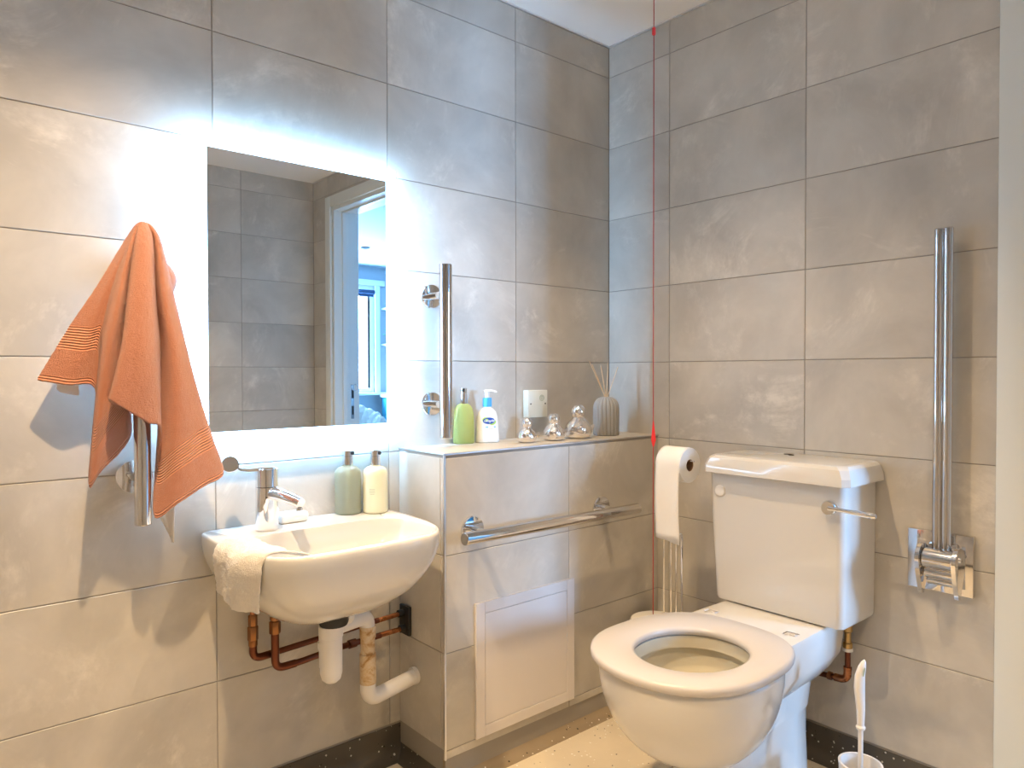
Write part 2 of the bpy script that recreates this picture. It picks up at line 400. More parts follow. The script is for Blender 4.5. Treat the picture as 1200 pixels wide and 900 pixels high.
# ---- doorway: architrave, lining with stops, strike plate; leaf swung back into the bedroom
d = struct(MB().box((-0.018, DY1-0.005, 0), (0.0, DY1+0.0716, DZ+0.07), 0.004).box((-0.018, DY2-0.07, 0), (0, DY2+0.005, DZ+0.07), 0.004)
           .box((-0.018, DY2+0.0051, DZ-0.005), (0, DY1-0.0051, DZ+0.07), 0.004).build('door_1', M['woodwork'], base=(0, -2.06, 0)))
MB().box((0.0, DY1-0.03, 0), (0.19, DY1, DZ), 0.002).box((0, DY2, 0), (0.19, DY2+0.03, DZ), 0.002).box((0, DY2+0.03, DZ-0.03), (0.19, DY1-0.03, DZ)).build('door_lining', M['woodwork'], d)
MB().box((0.06, DY2+0.03, 0), (0.105, DY2+0.042, DZ-0.042), 0.001).box((0.06, DY1-0.042, 0), (0.105, DY1-0.03, DZ-0.042), 0.001).box((0.06, DY2+0.03, DZ-0.042), (0.105, DY1-0.03, DZ-0.03), 0.001).build('door_stop', M['woodwork'], d)
sp = MB().box((0.122, DY2+0.030, 0.945), (0.147, DY2+0.0325, 1.185), 0.001).build('strike_plate', M['steel'], d)
MB().box((0.128, DY2+0.032, 1.09), (0.143, DY2+0.0345, 1.15)).box((0.128, DY2+0.032, 0.975), (0.143, DY2+0.0345, 1.035)).build('strike_hole', M['dark'], sp, smooth=False)
MB().tube(arc((0.152, DY2+0.036, 1.165), (1, 0, 0), (0, 0, 1), 0.022, 0, 2*PI, 24), 0.003, 8).build('door_keep_ring', M['chrome'], d)
MB().box((0.192, DY1-0.02, 0.005), (0.236, DY1+1.07, DZ-0.035), 0.002).build('door_leaf', M['woodwork'], d)

# ------------------------------------------------------------------ bedroom beyond the doorway (seen in the mirror)
BYF = -6.30; BXE = 3.3
WX0, WX1, WZ0, WZ1 = 0.95, 2.42, 1.01, 2.40
slab('floor_bedroom', (0.19, BYF-0.3, -0.06), (BXE, 0.3, 0), M['carpet'])
slab('ceiling_bedroom', (0.19, BYF-0.3, CEIL), (BXE, 0.3, CEIL+0.08), M['bedpaint'])
struct(MB().box((0.0, BYF-0.15, 0), (WX0, BYF, CEIL)).box((WX1, BYF-0.15, 0), (BXE, BYF, CEIL)).box((WX0, BYF-0.15, 0), (WX1, BYF, WZ0)).box((WX0, BYF-0.15, WZ1), (WX1, BYF, CEIL)).build('wall_bedroom_window', M['bedpaint'], smooth=False))
slab('wall_bedroom_east', (BXE, BYF-0.15, 0), (BXE+0.1, 0.3, CEIL), M['bedpaint'])
slab('wall_bedroom_north', (0.19, 0.2, 0), (BXE, 0.3, CEIL), M['bedpaint'])
slab('wall_bedroom_west', (0.09, BYF, 0), (0.19, Y0-0.12, CEIL), M['bedpaint'])
slab('wall_bedroom_door_side', (0.185, Y0-0.12, 0), (0.19, DY2-0.0, CEIL), M['bedpaint'])
slab('wall_bedroom_door_side_far', (0.185, DY1, 0), (0.19, 0.2, CEIL), M['bedpaint'])
wd = struct(MB().box((WX0, BYF-0.07, WZ0), (WX0+0.06, BYF-0.01, WZ1), 0.003).box((WX1-0.06, BYF-0.07, WZ0), (WX1, BYF-0.01, WZ1), 0.003)
            .box((WX0+0.06, BYF-0.07, WZ0), (WX1-0.06, BYF-0.01, WZ0+0.06), 0.003).box((WX0+0.06, BYF-0.07, WZ1-0.06), (WX1-0.06, BYF-0.01, WZ1), 0.003)
            .box((1.66, BYF-0.065, WZ0+0.06), (1.71, BYF-0.015, WZ1-0.06), 0.003).build('window_1', M['plastic'], base=((WX0+WX1)/2, BYF, WZ0)))
MB().box((WX0+0.06, BYF-0.042, WZ0+0.06), (1.66, BYF-0.038, WZ1-0.06)).build('window_pane', M['pane'], wd, smooth=False)
MB().box((1.71, BYF-0.042, WZ0+0.06), (WX1-0.06, BYF-0.038, WZ1-0.06)).build('window_pane', M['pane'], wd, smooth=False)
MB().box((WX0-0.04, BYF, WZ0-0.03), (WX1+0.14, BYF+0.12, WZ0), 0.004).build('window_sill', M['woodwork'], wd)
MB().box((WX0-0.1, BYF, WZ1+0.0), (WX1+0.14, BYF+0.035, WZ1+0.07), 0.004).box((WX1+0.0, BYF, WZ0), (WX1+0.07, BYF+0.03, WZ1), 0.004).build('window_frame', M['woodwork'], wd)
b = MB().tube([(WX0+0.08, BYF+0.03, WZ1-0.09), (WX1-0.02, BYF+0.03, WZ1-0.09)], 0.03, 16).box((WX0+0.09, BYF+0.027, WZ1-0.15), (WX1-0.03, BYF+0.031, WZ1-0.09)).build('roller_blind', M['blind'])
tag(b, 'dark blue roller blind rolled up at the top of the bedroom window', 'blind')
def md(py): return -0.09-py        # depth of a reflected point -> real y
# low drawers beside the window
t = thing('drawer_unit', 'teal painted low drawers under the bedroom window, seen in the mirror', 'drawers', (2.75, BYF+0.35, 0))
MB().box((2.45, BYF+0.13, 0), (3.15, BYF+0.55, 0.95), 0.004).build('carcass', M['teal'], t)
MB().box((2.43, BYF+0.11, 0.95), (3.17, BYF+0.57, 0.985), 0.004).build('worktop', M['woodwork'], t)
for k in range(3):
    dr = MB().box((2.47, BYF+0.55, 0.06+k*0.30), (3.13, BYF+0.57, 0.33+k*0.30), 0.004).build('drawer', M['teal'], t)
    MB().sphere((2.8, BYF+0.585, 0.2+k*0.3), 0.016).build('knob', M['steel'], dr)
t = thing('mug', 'magenta mug on the worktop by the bedroom window, seen in the mirror', 'mug', (2.66, BYF+0.42, 0.986))
MB().lathe([(0.036, 0), (0.042, 0.01), (0.044, 0.10), (0.040, 0.10), (0.038, 0.012), (0.0, 0.010)], (2.66, BYF+0.42, 0.986)).build('body', M['magenta'], t)
MB().tube(arc((2.618, BYF+0.42, 1.04), (-1, 0, 0), (0, 0, 1), 0.028, -1.4, 1.4, 10), 0.005, 8).build('handle', M['magenta'], t)
t = thing('desk_lamp', 'thin pale gooseneck lamp on the worktop behind the mug', 'lamp', (2.80, BYF+0.30, 0.986))
MB().lathe([(0.05, 0), (0.05, 0.012), (0.0, 0.015)], (2.80, BYF+0.30, 0.986)).build('base', M['plastic'], t)
MB().tube(catmull([(2.80, BYF+0.30, 1.0), (2.80, BYF+0.30, 1.18), (2.76, BYF+0.31, 1.27), (2.64, BYF+0.33, 1.29)], 6), 0.006, 8).build('stem', M['plastic'], t)
MB().lathe([(0.02, 0.03), (0.035, 0)], (2.63, BYF+0.33, 1.265), (0, 0, 1)).build('lamp_shade', M['plastic'], t)
sh = MB().box((2.52, BYF, 1.62), (3.1, BYF+0.16, 1.645), 0.003).build('wall_shelf', M['woodwork']); tag(sh, 'narrow white wall shelf right of the bedroom window, carrying the trailing plant', 'shelf')
sh2 = MB().box((2.52, BYF, 2.09), (3.1, BYF+0.16, 2.115), 0.003).build('wall_shelf', M['woodwork']); tag(sh2, 'empty narrow white wall shelf high up beside the bedroom window', 'shelf')
t = thing('trailing_plant', 'trailing green pot plant on the lower wall shelf by the bedroom window', 'plant', (2.62, BYF+0.09, 1.646))
MB().lathe([(0.035, 0), (0.05, 0.08), (0.045, 0.08), (0.04, 0.06), (0, 0.06)], (2.62, BYF+0.09, 1.646)).build('pot', M['plastic'], t)
for k in range(16):
    a = random.uniform(0, 2*PI); r = random.uniform(0.05, 0.12); z = 1.73+random.uniform(-0.02, 0.10)
    if k > 9: z = 1.66-0.03*(k-9); r = 0.085; a = PI/2+0.8+random.uniform(-0.4, 0.4)
    c = Vector((2.62+r*math.cos(a), BYF+0.09+abs(r*math.sin(a)) , z)); u = Vector((math.cos(a), math.sin(a), 0.3)).normalized(); v_ = u.cross(Vector((0, 0, 1))).normalized()
    pts = [c-u*0.03, c+v_*0.018, c+u*0.035, c-v_*0.018]
    MB().prism(pts, u.cross(v_)*0.002).build('leaf', M['leaf'], t, smooth=False)
# fleece over a tub chair, at the right depth for the mirror view
fx, fy = at(424, 480, 1, 4.6).x, md(4.6)
t = thing('tub_chair', 'cream shaggy fleece covered tub chair in the bedroom, seen low in the mirror', 'chair', (fx-0.05, fy, 0))
mb = MB(); mb.lathe([(0.30, 0.12), (0.34, 0.3), (0.33, 0.42), (0.25, 0.46), (0, 0.46)], (fx-0.12, fy, 0), seg=32); mb.build('seat', M['fleece'], t)
bk = MB()
for k in range(13):
    a = -0.2+PI*1.2*k/12; bk.sphere((fx-0.12+0.30*math.cos(a), fy+0.30*math.sin(a)*-1+0.0, 0.62+0.12*math.sin(a)), 0.11, (1, 1, 2.4 if 3 < k < 9 else 2.0), 16)
o = bk.build('backrest', M['fleece'], t)
tx = bpy.data.textures.new('shag', 'CLOUDS'); tx.noise_scale = 0.02
md_ = o.modifiers.new('sub', 'SUBSURF'); md_.levels = md_.render_levels = 2; md2 = o.modifiers.new('shag', 'DISPLACE'); md2.texture = tx; md2.strength = 0.04
for a in range(4):
    q = PI/4+a*PI/2; MB().tube([(fx-0.12+0.2*math.cos(q), fy+0.2*math.sin(q), 0.0), (fx-0.12+0.18*math.cos(q), fy+0.18*math.sin(q), 0.14)], 0.015, 10).build('leg', M['dark'], t)
# small bedroom ceiling downlight
p = at(428, 290, 2, CEIL); o = MB().lathe([(0.0, 0), (0.045, 0), (0.05, -0.004), (0.05, -0.012), (0.035, -0.012), (0.03, -0.004), (0, -0.004)][::-1], (p.x, md(p.y), CEIL-0.0005), seg=24, cap=False).build('ceiling_downlight', M['dark'])
tag(o, 'small dark recessed downlight in the blue-lit bedroom ceiling', 'ceiling light')

# ------------------------------------------------------------------ bathroom downlights
for i, ((x, y), pw) in enumerate(zip(DOWNLIGHTS, DL_POWER)):
    t = thing('recessed_downlight', ['chrome ringed recessed downlight above the ledge box, near the corner', 'chrome ringed recessed downlight above the basin and mirror', 'chrome ringed recessed downlight in the middle of the bathroom ceiling, behind the viewer'][i], 'ceiling light', (x, y, CEIL-0.012), 'bathroom downlights')
    MB().lathe([(0.030, -0.001), (0.034, -0.008), (0.042, -0.011), (0.045, -0.006), (0.045, -0.0005)], (x, y, CEIL), cap=False).build('ring', M['chrome'], t)
    MB().lathe([(0.0, -0.0015), (0.031, -0.002)], (x, y, CEIL), cap=False).build('lens', M['lens'], t)
    L = bpy.data.lights.new('downlight_beam', 'SPOT'); L.energy = pw; L.color = WARM; L.spot_size = math.radians(110); L.spot_blend = 1.0; L.shadow_soft_size = 0.022
    lo = bpy.data.objects.new('downlight_beam', L); COL.objects.link(lo); lo.location = (x, y, CEIL-0.03)

# ------------------------------------------------------------------ illuminated mirror
MX0, MX1, MZ0, MZ1 = -1.699, -1.074, ZF-0.247, ZF+0.606
GX0, GX1, GZ0, GZ1 = -1.658, -1.108, ZF-0.201, ZF+0.569
mx_ = (MX0+MX1)/2
t = thing('illuminated_mirror', 'large backlit rectangular mirror with a glowing frosted border above the basin', 'mirror', (mx_, 0, MZ0))
mb = MB(); fy0, fy1 = -0.045, -0.040
for lo, hi in (((MX0, fy1, MZ0), (GX0, fy0, MZ1)), ((GX1, fy1, MZ0), (MX1, fy0, MZ1)), ((GX0, fy1, MZ0), (GX1, fy0, GZ0)), ((GX0, fy1, GZ1), (GX1, fy0, MZ1))): mb.box(lo, hi)
mb.build('frosted_border', M['frost'], t, smooth=False)
MB().box((GX0, fy0, GZ0), (GX1, fy1, GZ1)).build('mirror_glass', M['mirror'], t, smooth=False)
ins = 0.055
MB().box((MX0+ins, -0.001, MZ0+ins), (MX1-ins, -0.0399, MZ1-ins)).build('back_box', M['plastic'], t, smooth=False)
a = ins-0.006
MB().box((MX0+a, -0.027, MZ0+ins), (MX0+ins, -0.038, MZ1-ins)).build('led_strip', M['ledstrip'], t, smooth=False)
MB().box((MX1-ins, -0.027, MZ0+ins), (MX1-a, -0.038, MZ1-ins)).build('led_strip', M['ledstrip'], t, smooth=False)
MB().box((MX0+ins, -0.027, MZ1-ins), (MX1-ins, -0.038, MZ1-a)).build('led_strip', M['ledsoft'], t, smooth=False)
MB().box((MX0+ins, -0.027, MZ0+a), (MX1-ins, -0.038, MZ0+ins)).build('led_strip', M['ledsoft'], t, smooth=False)

# ------------------------------------------------------------------ grab rails
def wall_rail(label, base, p0, p1, r, flanges, wn, off, fr=0.042, rise=0.0):
    """tube p0-p1 held by round flanges; wn = wall normal into the room, off = distance tube axis - wall"""
    t = thing('grab_rail', label, 'grab rail', base); wn = Vector(wn); p0, p1 = Vector(p0), Vector(p1); ax = (p1-p0).normalized()
    MB().tube([p0, p0+ax*0.002, p1-ax*0.002, p1], r, 32, radii=[r-0.0015, r, r, r-0.0015]).build('rail', M['steel'], t)
    for f in flanges:
        rp = p0 + ax*f; c = rp - wn*off + Vector((0, 0, rise))
        fl = MB().lathe([(fr, 0.0), (fr, 0.006), (fr-0.003, 0.010), (0.018, 0.0115), (0, 0.0115)], c, wn, 40).build('flange', M['chrome'], t)
        MB().tube([c+wn*0.008, rp-wn*r*0.75+Vector((0, 0, rise*0.4))], 0.0130, 20).build('post', M['chrome'], fl)
    return t
wall_rail('vertical chrome grab rail on the tiles right of the lit mirror', (-0.908, 0, ZF-0.26), (-0.908, -0.088, ZF-0.259), (-0.908, -0.088, ZF+0.320), 0.0215, [0.112, 0.479], (0, -1, 0), 0.088)
wall_rail('vertical chrome grab rail under the orange towel, left of the basin', (-1.832, 0, ZF-0.42), (-1.832, -0.09, ZF-0.418), (-1.832, -0.09, ZF+0.296), 0.0200, [0.112, 0.63], (0, -1, 0), 0.09, 0.045)
wall_rail('horizontal chrome grab rail across the tiled box above the access panel', (-0.6, BY, ZF-0.55), (-1.018, -0.335, ZF-0.537), (-0.215, -0.335, ZF-0.545), 0.0195, [0.085, 0.68], (0, -1, 0), 0.075, 0.043, 0.007)
# hinged drop-down rail folded up against the right wall
t = thing('folding_support_rail', 'polished folding support rail stored upright on the wall right of the cistern', 'grab rail', (0, -1.281, ZF-0.673))
MB().box((-0.020, -1.368, ZF-0.675), (0.0, -1.197, ZF-0.503), 0.002).build('wall_plate', M['steel'], t)
xr_ = -0.046; rt = 0.0130; zt = ZF+0.366
ya, yb2 = at(1099.5, 450, 0, xr_).y, at(1110.5, 450, 0, xr_).y; yc = (ya+yb2)/2
for yy in (ya, yb2):
    MB().lathe([(rt, ZF-0.575), (rt, zt-0.003), (rt-0.003, zt), (0, zt+0.0005)], (xr_, yy, 0), seg=28).build('rail_tube', M['steel'], t)
MB().box((xr_-0.004, ya-0.006, ZF-0.55), (xr_+0.004, yb2+0.006, zt-0.004)).build('web_plate', M['steel'], t)
zc = ZF-0.572; xc = -0.062
MB().lathe([(0.026, -0.040), (0.029, -0.036), (0.029, 0.036), (0.026, 0.040)], (xc, yc, zc), (0, 1, 0), 32).build('hinge_barrel', M['steel'], t)
MB().lathe([(0.017, -0.036), (0.017, 0.036)], (xc+0.004, yc, zc-0.040), (0, 1, 0), 24).lathe([(0.012, -0.034), (0.012, 0.034)], (xc+0.012, yc, zc-0.064), (0, 1, 0), 24).build('stop_bar', M['steel'], t)
for s in (-1, 1):
    y1 = yc+s*0.041
    out = [(xc+0.040*math.cos(a), 0, zc+0.040*math.sin(a)) for a in [i*PI/12 for i in range(-1, 14)]] + [(xc-0.030, 0, zc-0.045), (xc-0.008, 0, zc-0.102), (xc+0.006, 0, zc-0.104), (xc+0.030, 0, zc-0.05)]
    ck = MB().prism([(a[0], y1, a[2]) for a in out], (0, s*0.011, 0)).build('hinge_cheek', M['steel'] if s > 0 else M['chrome'], t, angle=50)
    MB().lathe([(0.008, 0), (0.008, 0.003), (0, 0.004)], (xc, y1+s*0.011, zc+0.008), (0, s, 0), 16).build('bolt', M['chrome'], ck)
MB().box((-0.040, yc-0.036, ZF-0.625), (-0.019, yc+0.036, ZF-0.53), 0.003).build('bracket', M['steel'], t)

# ------------------------------------------------------------------ switch plate, access panel, pull cord
_a, _b = at(619.2, 457.5, 1, -0.030), at(641.6, 488.3, 1, -0.030); px0, px1, pz0, pz1 = _a.x, _b.x, _b.z, _a.z
t = thing('pull_cord_reset_plate', 'square white alarm reset plate with round button on the tiles above the ledge', 'switch', ((px0+px1)/2, 0, pz0))
MB().box((px0, -0.030, pz0), (px1, 0, pz1), 0.002).build('back_box', mat('cream_switch_plastic', (0.70, 0.70, 0.60), 0.35), t)
bc = Vector((px0+0.069, -0.0305, pz1-0.030))
MB().tube(arc(bc, (1, 0, 0), (0, 0, 1), 0.011, 0, 2*PI, 24), 0.0011, 6).tube(arc(bc, (1, 0, 0), (0, 0, 1), 0.006, PI*0.2, PI*0.8, 8), 0.0008, 6).tube(arc(bc, (1, 0, 0), (0, 0, 1), 0.006, PI*1.2, PI*1.8, 8), 0.0008, 6).tube([bc+Vector((-0.005, 0, 0)), bc+Vector((0.005, 0, 0))], 0.0008, 6).build('reset_button', M['greyprint'], t)
for xx in (px0+0.012, px1-0.012): MB().lathe([(0.003, 0), (0.003, 0.001), (0, 0.0015)], (xx, -0.030, (pz0+pz1)/2), (0, -1, 0), 12).build('screw', M['dark'], t)

t = thing('access_panel', 'white plastic access panel on the tiled box below the horizontal rail', 'panel', (-0.70, BY, ZF-1.197))
ax0, ax1, az0, az1 = -0.924, -0.484, ZF-1.198, ZF-0.768; yb = BY-0.0002
fr = 0.036
mb = MB()
for lo, hi in (((ax0, yb, az0), (ax0+fr, yb-0.010, az1)), ((ax1-fr, yb, az0), (ax1, yb-0.010, az1)), ((ax0+fr, yb, az0), (ax1-fr, yb-0.010, az0+fr)), ((ax0+fr, yb, az1-fr), (ax1-fr, yb-0.010, az1))): mb.box(lo, hi, 0.0015, 1)
mb.build('frame', M['panel'], t)
MB().box((ax0+fr+0.0012, yb, az0+fr+0.0012), (ax1-fr-0.0012, yb-0.0095, az1-fr-0.0012), 0.001, 1).build('door', M['panel'], t)

t = thing('emergency_pull_cord', 'thin red emergency pull cord hanging from the ceiling in front of the box', 'cord', (-0.30, -0.475, 0.2))
p = at(765.7, 436, 1, -0.475); x, y = p.x, p.y
MB().tube([(x, y, CEIL), (x, y, 0.16)], 0.0015, 8).build('cord', mat('dark_red_cord', (0.42, 0.02, 0.02), 0.6), t)
MB().lathe([(0.012, 0), (0.03, -0.002), (0.03, -0.02), (0.0, -0.024)], (x, y, CEIL)).build('ceiling_switch', M['plastic'], t)
zb = at(765, 36, 1, y).z
MB().lathe([(0.005, -0.013), (0.0065, -0.010), (0.0065, 0.010), (0.004, 0.013)], (x, y, zb), seg=16).build('cord_toggle', M['red'], t)
z1, z2 = at(766, 493, 1, y).z, at(766, 523, 1, y).z
MB().lathe([(0.002, z1), (0.004, z1-0.02), (0.0085, z2+0.03), (0.0095, z2+0.022), (0.003, z2)], (x, y, 0), seg=3).build('pull_handle', M['red'], t)
MB().lathe([(0.002, 0.22), (0.004, 0.20), (0.0085, 0.17), (0.0095, 0.162), (0.003, 0.14)], (x, y, 0), seg=3).build('pull_handle', M['red'], t)

# ------------------------------------------------------------------ basin
RZ = ZF-0.475
bx0, bx1 = -1.676, -1.108; byf = -0.462
def basin_ring(s, z, cx=-1.392, cy=-0.14, n=64):
    """rim outline scaled about (cx,cy): straight back on the wall, rounded bowed front"""
    pts = []
    for k in range(n):
        a = 2*PI*k/n; c_, s_ = math.cos(a), math.sin(a)
        if s_ < 0:                              # front half, squarish superellipse
            e = 2/4.6; X = abs(c_)**e*math.copysign(1, c_); Y = -abs(s_)**(2/2.9)
            x = (bx0+bx1)/2 + X*(bx1-bx0)/2; y = -0.14 + Y*(-byf-0.14)
        else:
            e = 2/14; X = abs(c_)**e*math.copysign(1, c_); Y = abs(s_)**e
            x = (bx0+bx1)/2 + X*(bx1-bx0)/2; y = -0.14 + Y*0.1385
        x, y = cx+(x-cx)*s, cy+(y-cy)*s if y < cy else y
        pts.append((x, min(y, -0.0015), z))
    return pts
def bowl_ring(s, z, n=64):
    cx, cy = -1.392, -0.292; hx, hy = 0.258*s, 0.142*s; pts = []
    for k in range(n):
        a = 2*PI*k/n; c_, s_ = math.cos(a), math.sin(a)
        e = 2/4.6; pts.append((cx+abs(c_)**e*math.copysign(1, c_)*hx, cy+abs(s_)**(2/(3.0 if s_ < 0 else 5.0))*math.copysign(1, s_)*hy, z))
    return pts
rings = []
D = 0.235
for i in range(15, -1, -1):
    s = i/15; a = s*PI/2
    rings.append(basin_ring(max(0.02, math.sin(a))**1.0, RZ-0.020-D*max(0, math.cos(a))**1.12 if i < 15 else RZ-0.020))
rings = rings[::-1]
rings += [basin_ring(1.0, RZ-0.008), basin_ring(0.994, RZ-0.002), basin_ring(0.982, RZ)]
rings += [bowl_ring(1.0, RZ-0.001), bowl_ring(0.985, RZ-0.006)]
for i in range(1, 12):
    a = i/11*PI/2; rings.append(bowl_ring(max(0.08, math.cos(a)**0.55)*0.975, RZ-0.008-0.115*math.sin(a)))
t = thing('wash_basin', 'white ceramic wall-hung basin with a bowed front below the mirror', 'basin', (-1.39, 0, RZ-0.25))
MB().rings(rings).build('bowl', M['ceramic'], t, angle=60)
MB().lathe([(0.028, 0), (0.030, 0.002), (0.024, 0.004), (0.0, 0.003)], (-1.392, -0.285, RZ-0.1225), seg=24).build('drain', M['chrome'], t)

# tap
tx_, ty_ = -1.517, -0.087; rB = 0.0305
t = thing('basin_mixer_tap', 'tall chrome lever mixer tap with paddle handle on the basin deck', 'tap', (tx_, ty_, RZ))
hT = 0.172
MB().lathe([(rB-0.001, 0), (rB, 0.002), (rB, 0.118), (rB-0.001, 0.1188), (0.0, 0.1188)], (tx_, ty_, RZ+0.0002), seg=48).build('body', M['chrome'], t)
MB().lathe([(0.0, 0.120), (rB-0.001, 0.120), (rB, 0.121), (rB, hT-0.003), (rB-0.003, hT), (0, hT)], (tx_, ty_, RZ), seg=48).build('cartridge_cap', M['chrome'], t)
dsp = Vector((0.36, -0.93, 0)).normalized()
sp0 = Vector((tx_, ty_, RZ+0.098)); 
path = [sp0+dsp*0.018+Vector((0, 0, 0.004)), sp0+dsp*0.05+Vector((0, 0, 0.002)), sp0+dsp*0.09+Vector((0, 0, -0.006)), sp0+dsp*0.128+Vector((0, 0, -0.016))]
path = catmull(path, 5)
so = MB().tube(path, 0.017, 24, radii=[0.020-0.006*i/(len(path)-1) for i in range(len(path))]).build('spout', M['chrome'], t)
e = path[-1]; MB().lathe([(0.009, 0), (0.009, 0.007), (0.006, 0.007)], e-dsp*0.006+Vector((0, 0, -0.012)), (0, 0, -1), 16).build('aerator', M['chrome'], so)
dl = Vector((-0.93, 0.05, 0)).normalized(); l0 = Vector((tx_, ty_, RZ+hT-0.004)); side = Vector((0, 1, 0))
lev = []
for dd, w_, h_, zz in ((-0.012, 0.016, 0.006, 0), (0.02, 0.014, 0.006, 0.001), (0.05, 0.009, 0.005, 0.0), (0.072, 0.008, 0.004, 0.003), (0.086, 0.010, 0.003, 0.012)):
    c = l0+dl*dd+Vector((0, 0, zz)); lev.append([c+side*w_+Vector((0, 0, h_)), c-side*w_+Vector((0, 0, h_)), c-side*w_-Vector((0, 0, h_*0.6)), c+side*w_-Vector((0, 0, h_*0.6))])
ha = MB().rings(lev).build('lever', M['chrome'], t, angle=50)
nrm = Vector((-0.3, -0.88, 0.35)).normalized(); pc = l0+dl*0.098+Vector((0, 0, 0.021))
MB().lathe([(0.0215, -0.002), (0.023, 0), (0.0215, 0.002)], pc, nrm, 32).build('paddle', M['steel'], ha)

# soap bar
sx, sy = at(343, 611, 2, RZ).x, at(343, 611, 2, RZ).y
o = MB().box((sx-0.048, sy-0.026, RZ+0.0003), (sx+0.040, sy+0.028, RZ+0.029), 0.009, 4).build('soap_bar', mat('white_soap', (0.84, 0.84, 0.82), 0.4)); tag(o, 'white bar of soap lying behind the tap on the basin', 'soap')
# faint embossed mark on the soap
mb = MB()
for k in range(5): mb.box((sx-0.022+k*0.008, sy-0.004, RZ+0.0288), (sx-0.017+k*0.008, sy+0.004, RZ+0.0296))
mb.build('embossed_mark', M['greyprint'], o, smooth=False)

# dispenser bottles on the basin
def pump_bottle(name, label, x, y, z, r, hb, body_mat, see=False, cat='bottle', yaw=-1.2, group=None, hp=0.050):
    t = thing(name, label, cat, (x, y, z), group)
    prof = [(r*0.90, 0.0003), (r*0.98, 0.003), (r, 0.008), (r, hb*0.80), (r*0.97, hb*0.87), (r*0.86, hb*0.93), (r*0.66, hb*0.975), (r*0.40, hb)]
    prof = prof + [(r*0.36, hb+0.006)]
    MB().lathe(prof, (x, y, z), seg=48).build('bottle_body', body_mat, t, angle=60)
    if see: MB().tube([(x, y, z+0.012), (x, y, z+hb)], 0.0032, 10).build('dip_tube', M['tubeclear'], t)
    MB().lathe([(r*0.44, hb+0.004), (r*0.44, hb+hp*0.60), (0, hb+hp*0.60)], (x, y, z), seg=32).build('collar', M['chrome'], t)
    hd = MB().lathe([(r*0.42, hb+hp*0.61), (r*0.42, hb+hp*0.96), (r*0.36, hb+hp), (0, hb+hp)], (x, y, z), seg=32).build('pump_head', M['chrome'], t)
    dv = Vector((math.cos(yaw), math.sin(yaw), 0)); a = Vector((x, y, z+hb+hp*0.80))
    MB().tube([a+dv*r*0.38, a+dv*r*0.52], r*0.14, 12).build('nozzle', M['black'], hd)
    return t
p = at(408, 601, 2, RZ); pump_bottle('soap_dispenser', 'clear glass pump bottle of pale green hand wash on the basin', p.x, p.y, RZ, 0.0405, 0.147, M['soapgreen'], True)
q = at(438, 600, 2, RZ); t2 = pump_bottle('lotion_dispenser', 'opaque cream pump bottle of hand lotion at the right end of the basin', q.x+0.006, q.y, RZ, 0.0385, 0.145, M['lotion'])
def print_lines(parent, x, y, r, z0, rows, ang0, m):
    mb = MB()
    for i, (w_, h_, dz) in enumerate(rows):
        n = 5; top = []; bot = []
        for k in range(n+1):
            a = ang0 + (k/n-0.5)*w_/r
            top.append((x+(r+0.0003)*math.cos(a), y+(r+0.0003)*math.sin(a), z0-dz)); bot.append((x+(r+0.0003)*math.cos(a), y+(r+0.0003)*math.sin(a), z0-dz-h_))
        mb.rings([top, bot], False, False, closed=False)
    return mb.build('label_print', m, parent)
print_lines(t2, q.x+0.006, q.y, 0.0385, RZ+0.077, [(0.018, 0.0018, 0), (0.018, 0.0018, 0.005), (0.018, 0.0018, 0.010), (0.014, 0.0018, 0.015)], -2.35, M['greyprint'])

# face cloth draped over the left rim of the basin
rows = []
prof = []            # path: inside basin -> over rim -> hangs outside
for i in range(19):
    v = i/18; prof.append(v)
nU = 14
def cloth_pt(u, v):
    # u 0 = towards the wall, 1 = towards the front;  v 0 = inside the bowl, 1 = lower hem
    y = -0.180 - 0.205*u
    xr = bx0 + 0.014
    if u > 0.75: xr += (u-0.75)*0.16
    if v < 0.30:
        k = v/0.30; x = xr + 0.075*(1-k)+ 0.035*u*(1-k); z = RZ + 0.006 - 0.018*(1-k)**2*(0.3+u)
        y -= 0.03*(1-k)*u
    elif v < 0.42:
        k = (v-0.30)/0.12; a = k*PI/2; x = xr - 0.030*math.sin(a); z = RZ+0.006-0.03*(1-math.cos(a))
    else:
        k = (v-0.42)/0.58; x = xr-0.030 + 0.012*k; z = RZ-0.024-0.112*k - 0.010*u + 0.01*k*(1-u)
        y += 0.030*k*u + 0.01*k
    wv = 0.004*math.sin(9*u+3*v)+0.003*math.sin(17*u-5*v+1)
    return Vector((x - wv*0.8, y, z + (abs(wv) if v < 0.42 else 0)))
for v in prof: rows.append([cloth_pt(j/nU, v) for j in range(nU+1)])
o = MB().grid(rows).build('face_cloth', M['whitecloth']); tag(o, 'rumpled white face cloth draped over the left rim of the basin', 'cloth')
m_ = o.modifiers.new('th', 'SOLIDIFY'); m_.thickness = 0.007; m_.offset = -0.2; m_ = o.modifiers.new('sub', 'SUBSURF'); m_.levels = m_.render_levels = 2
tc = bpy.data.textures.new('terrynap', 'CLOUDS'); tc.noise_scale = 0.012
m_ = o.modifiers.new('nap', 'DISPLACE'); m_.texture = tc; m_.strength = 0.006; m_.texture_coords = 'LOCAL'

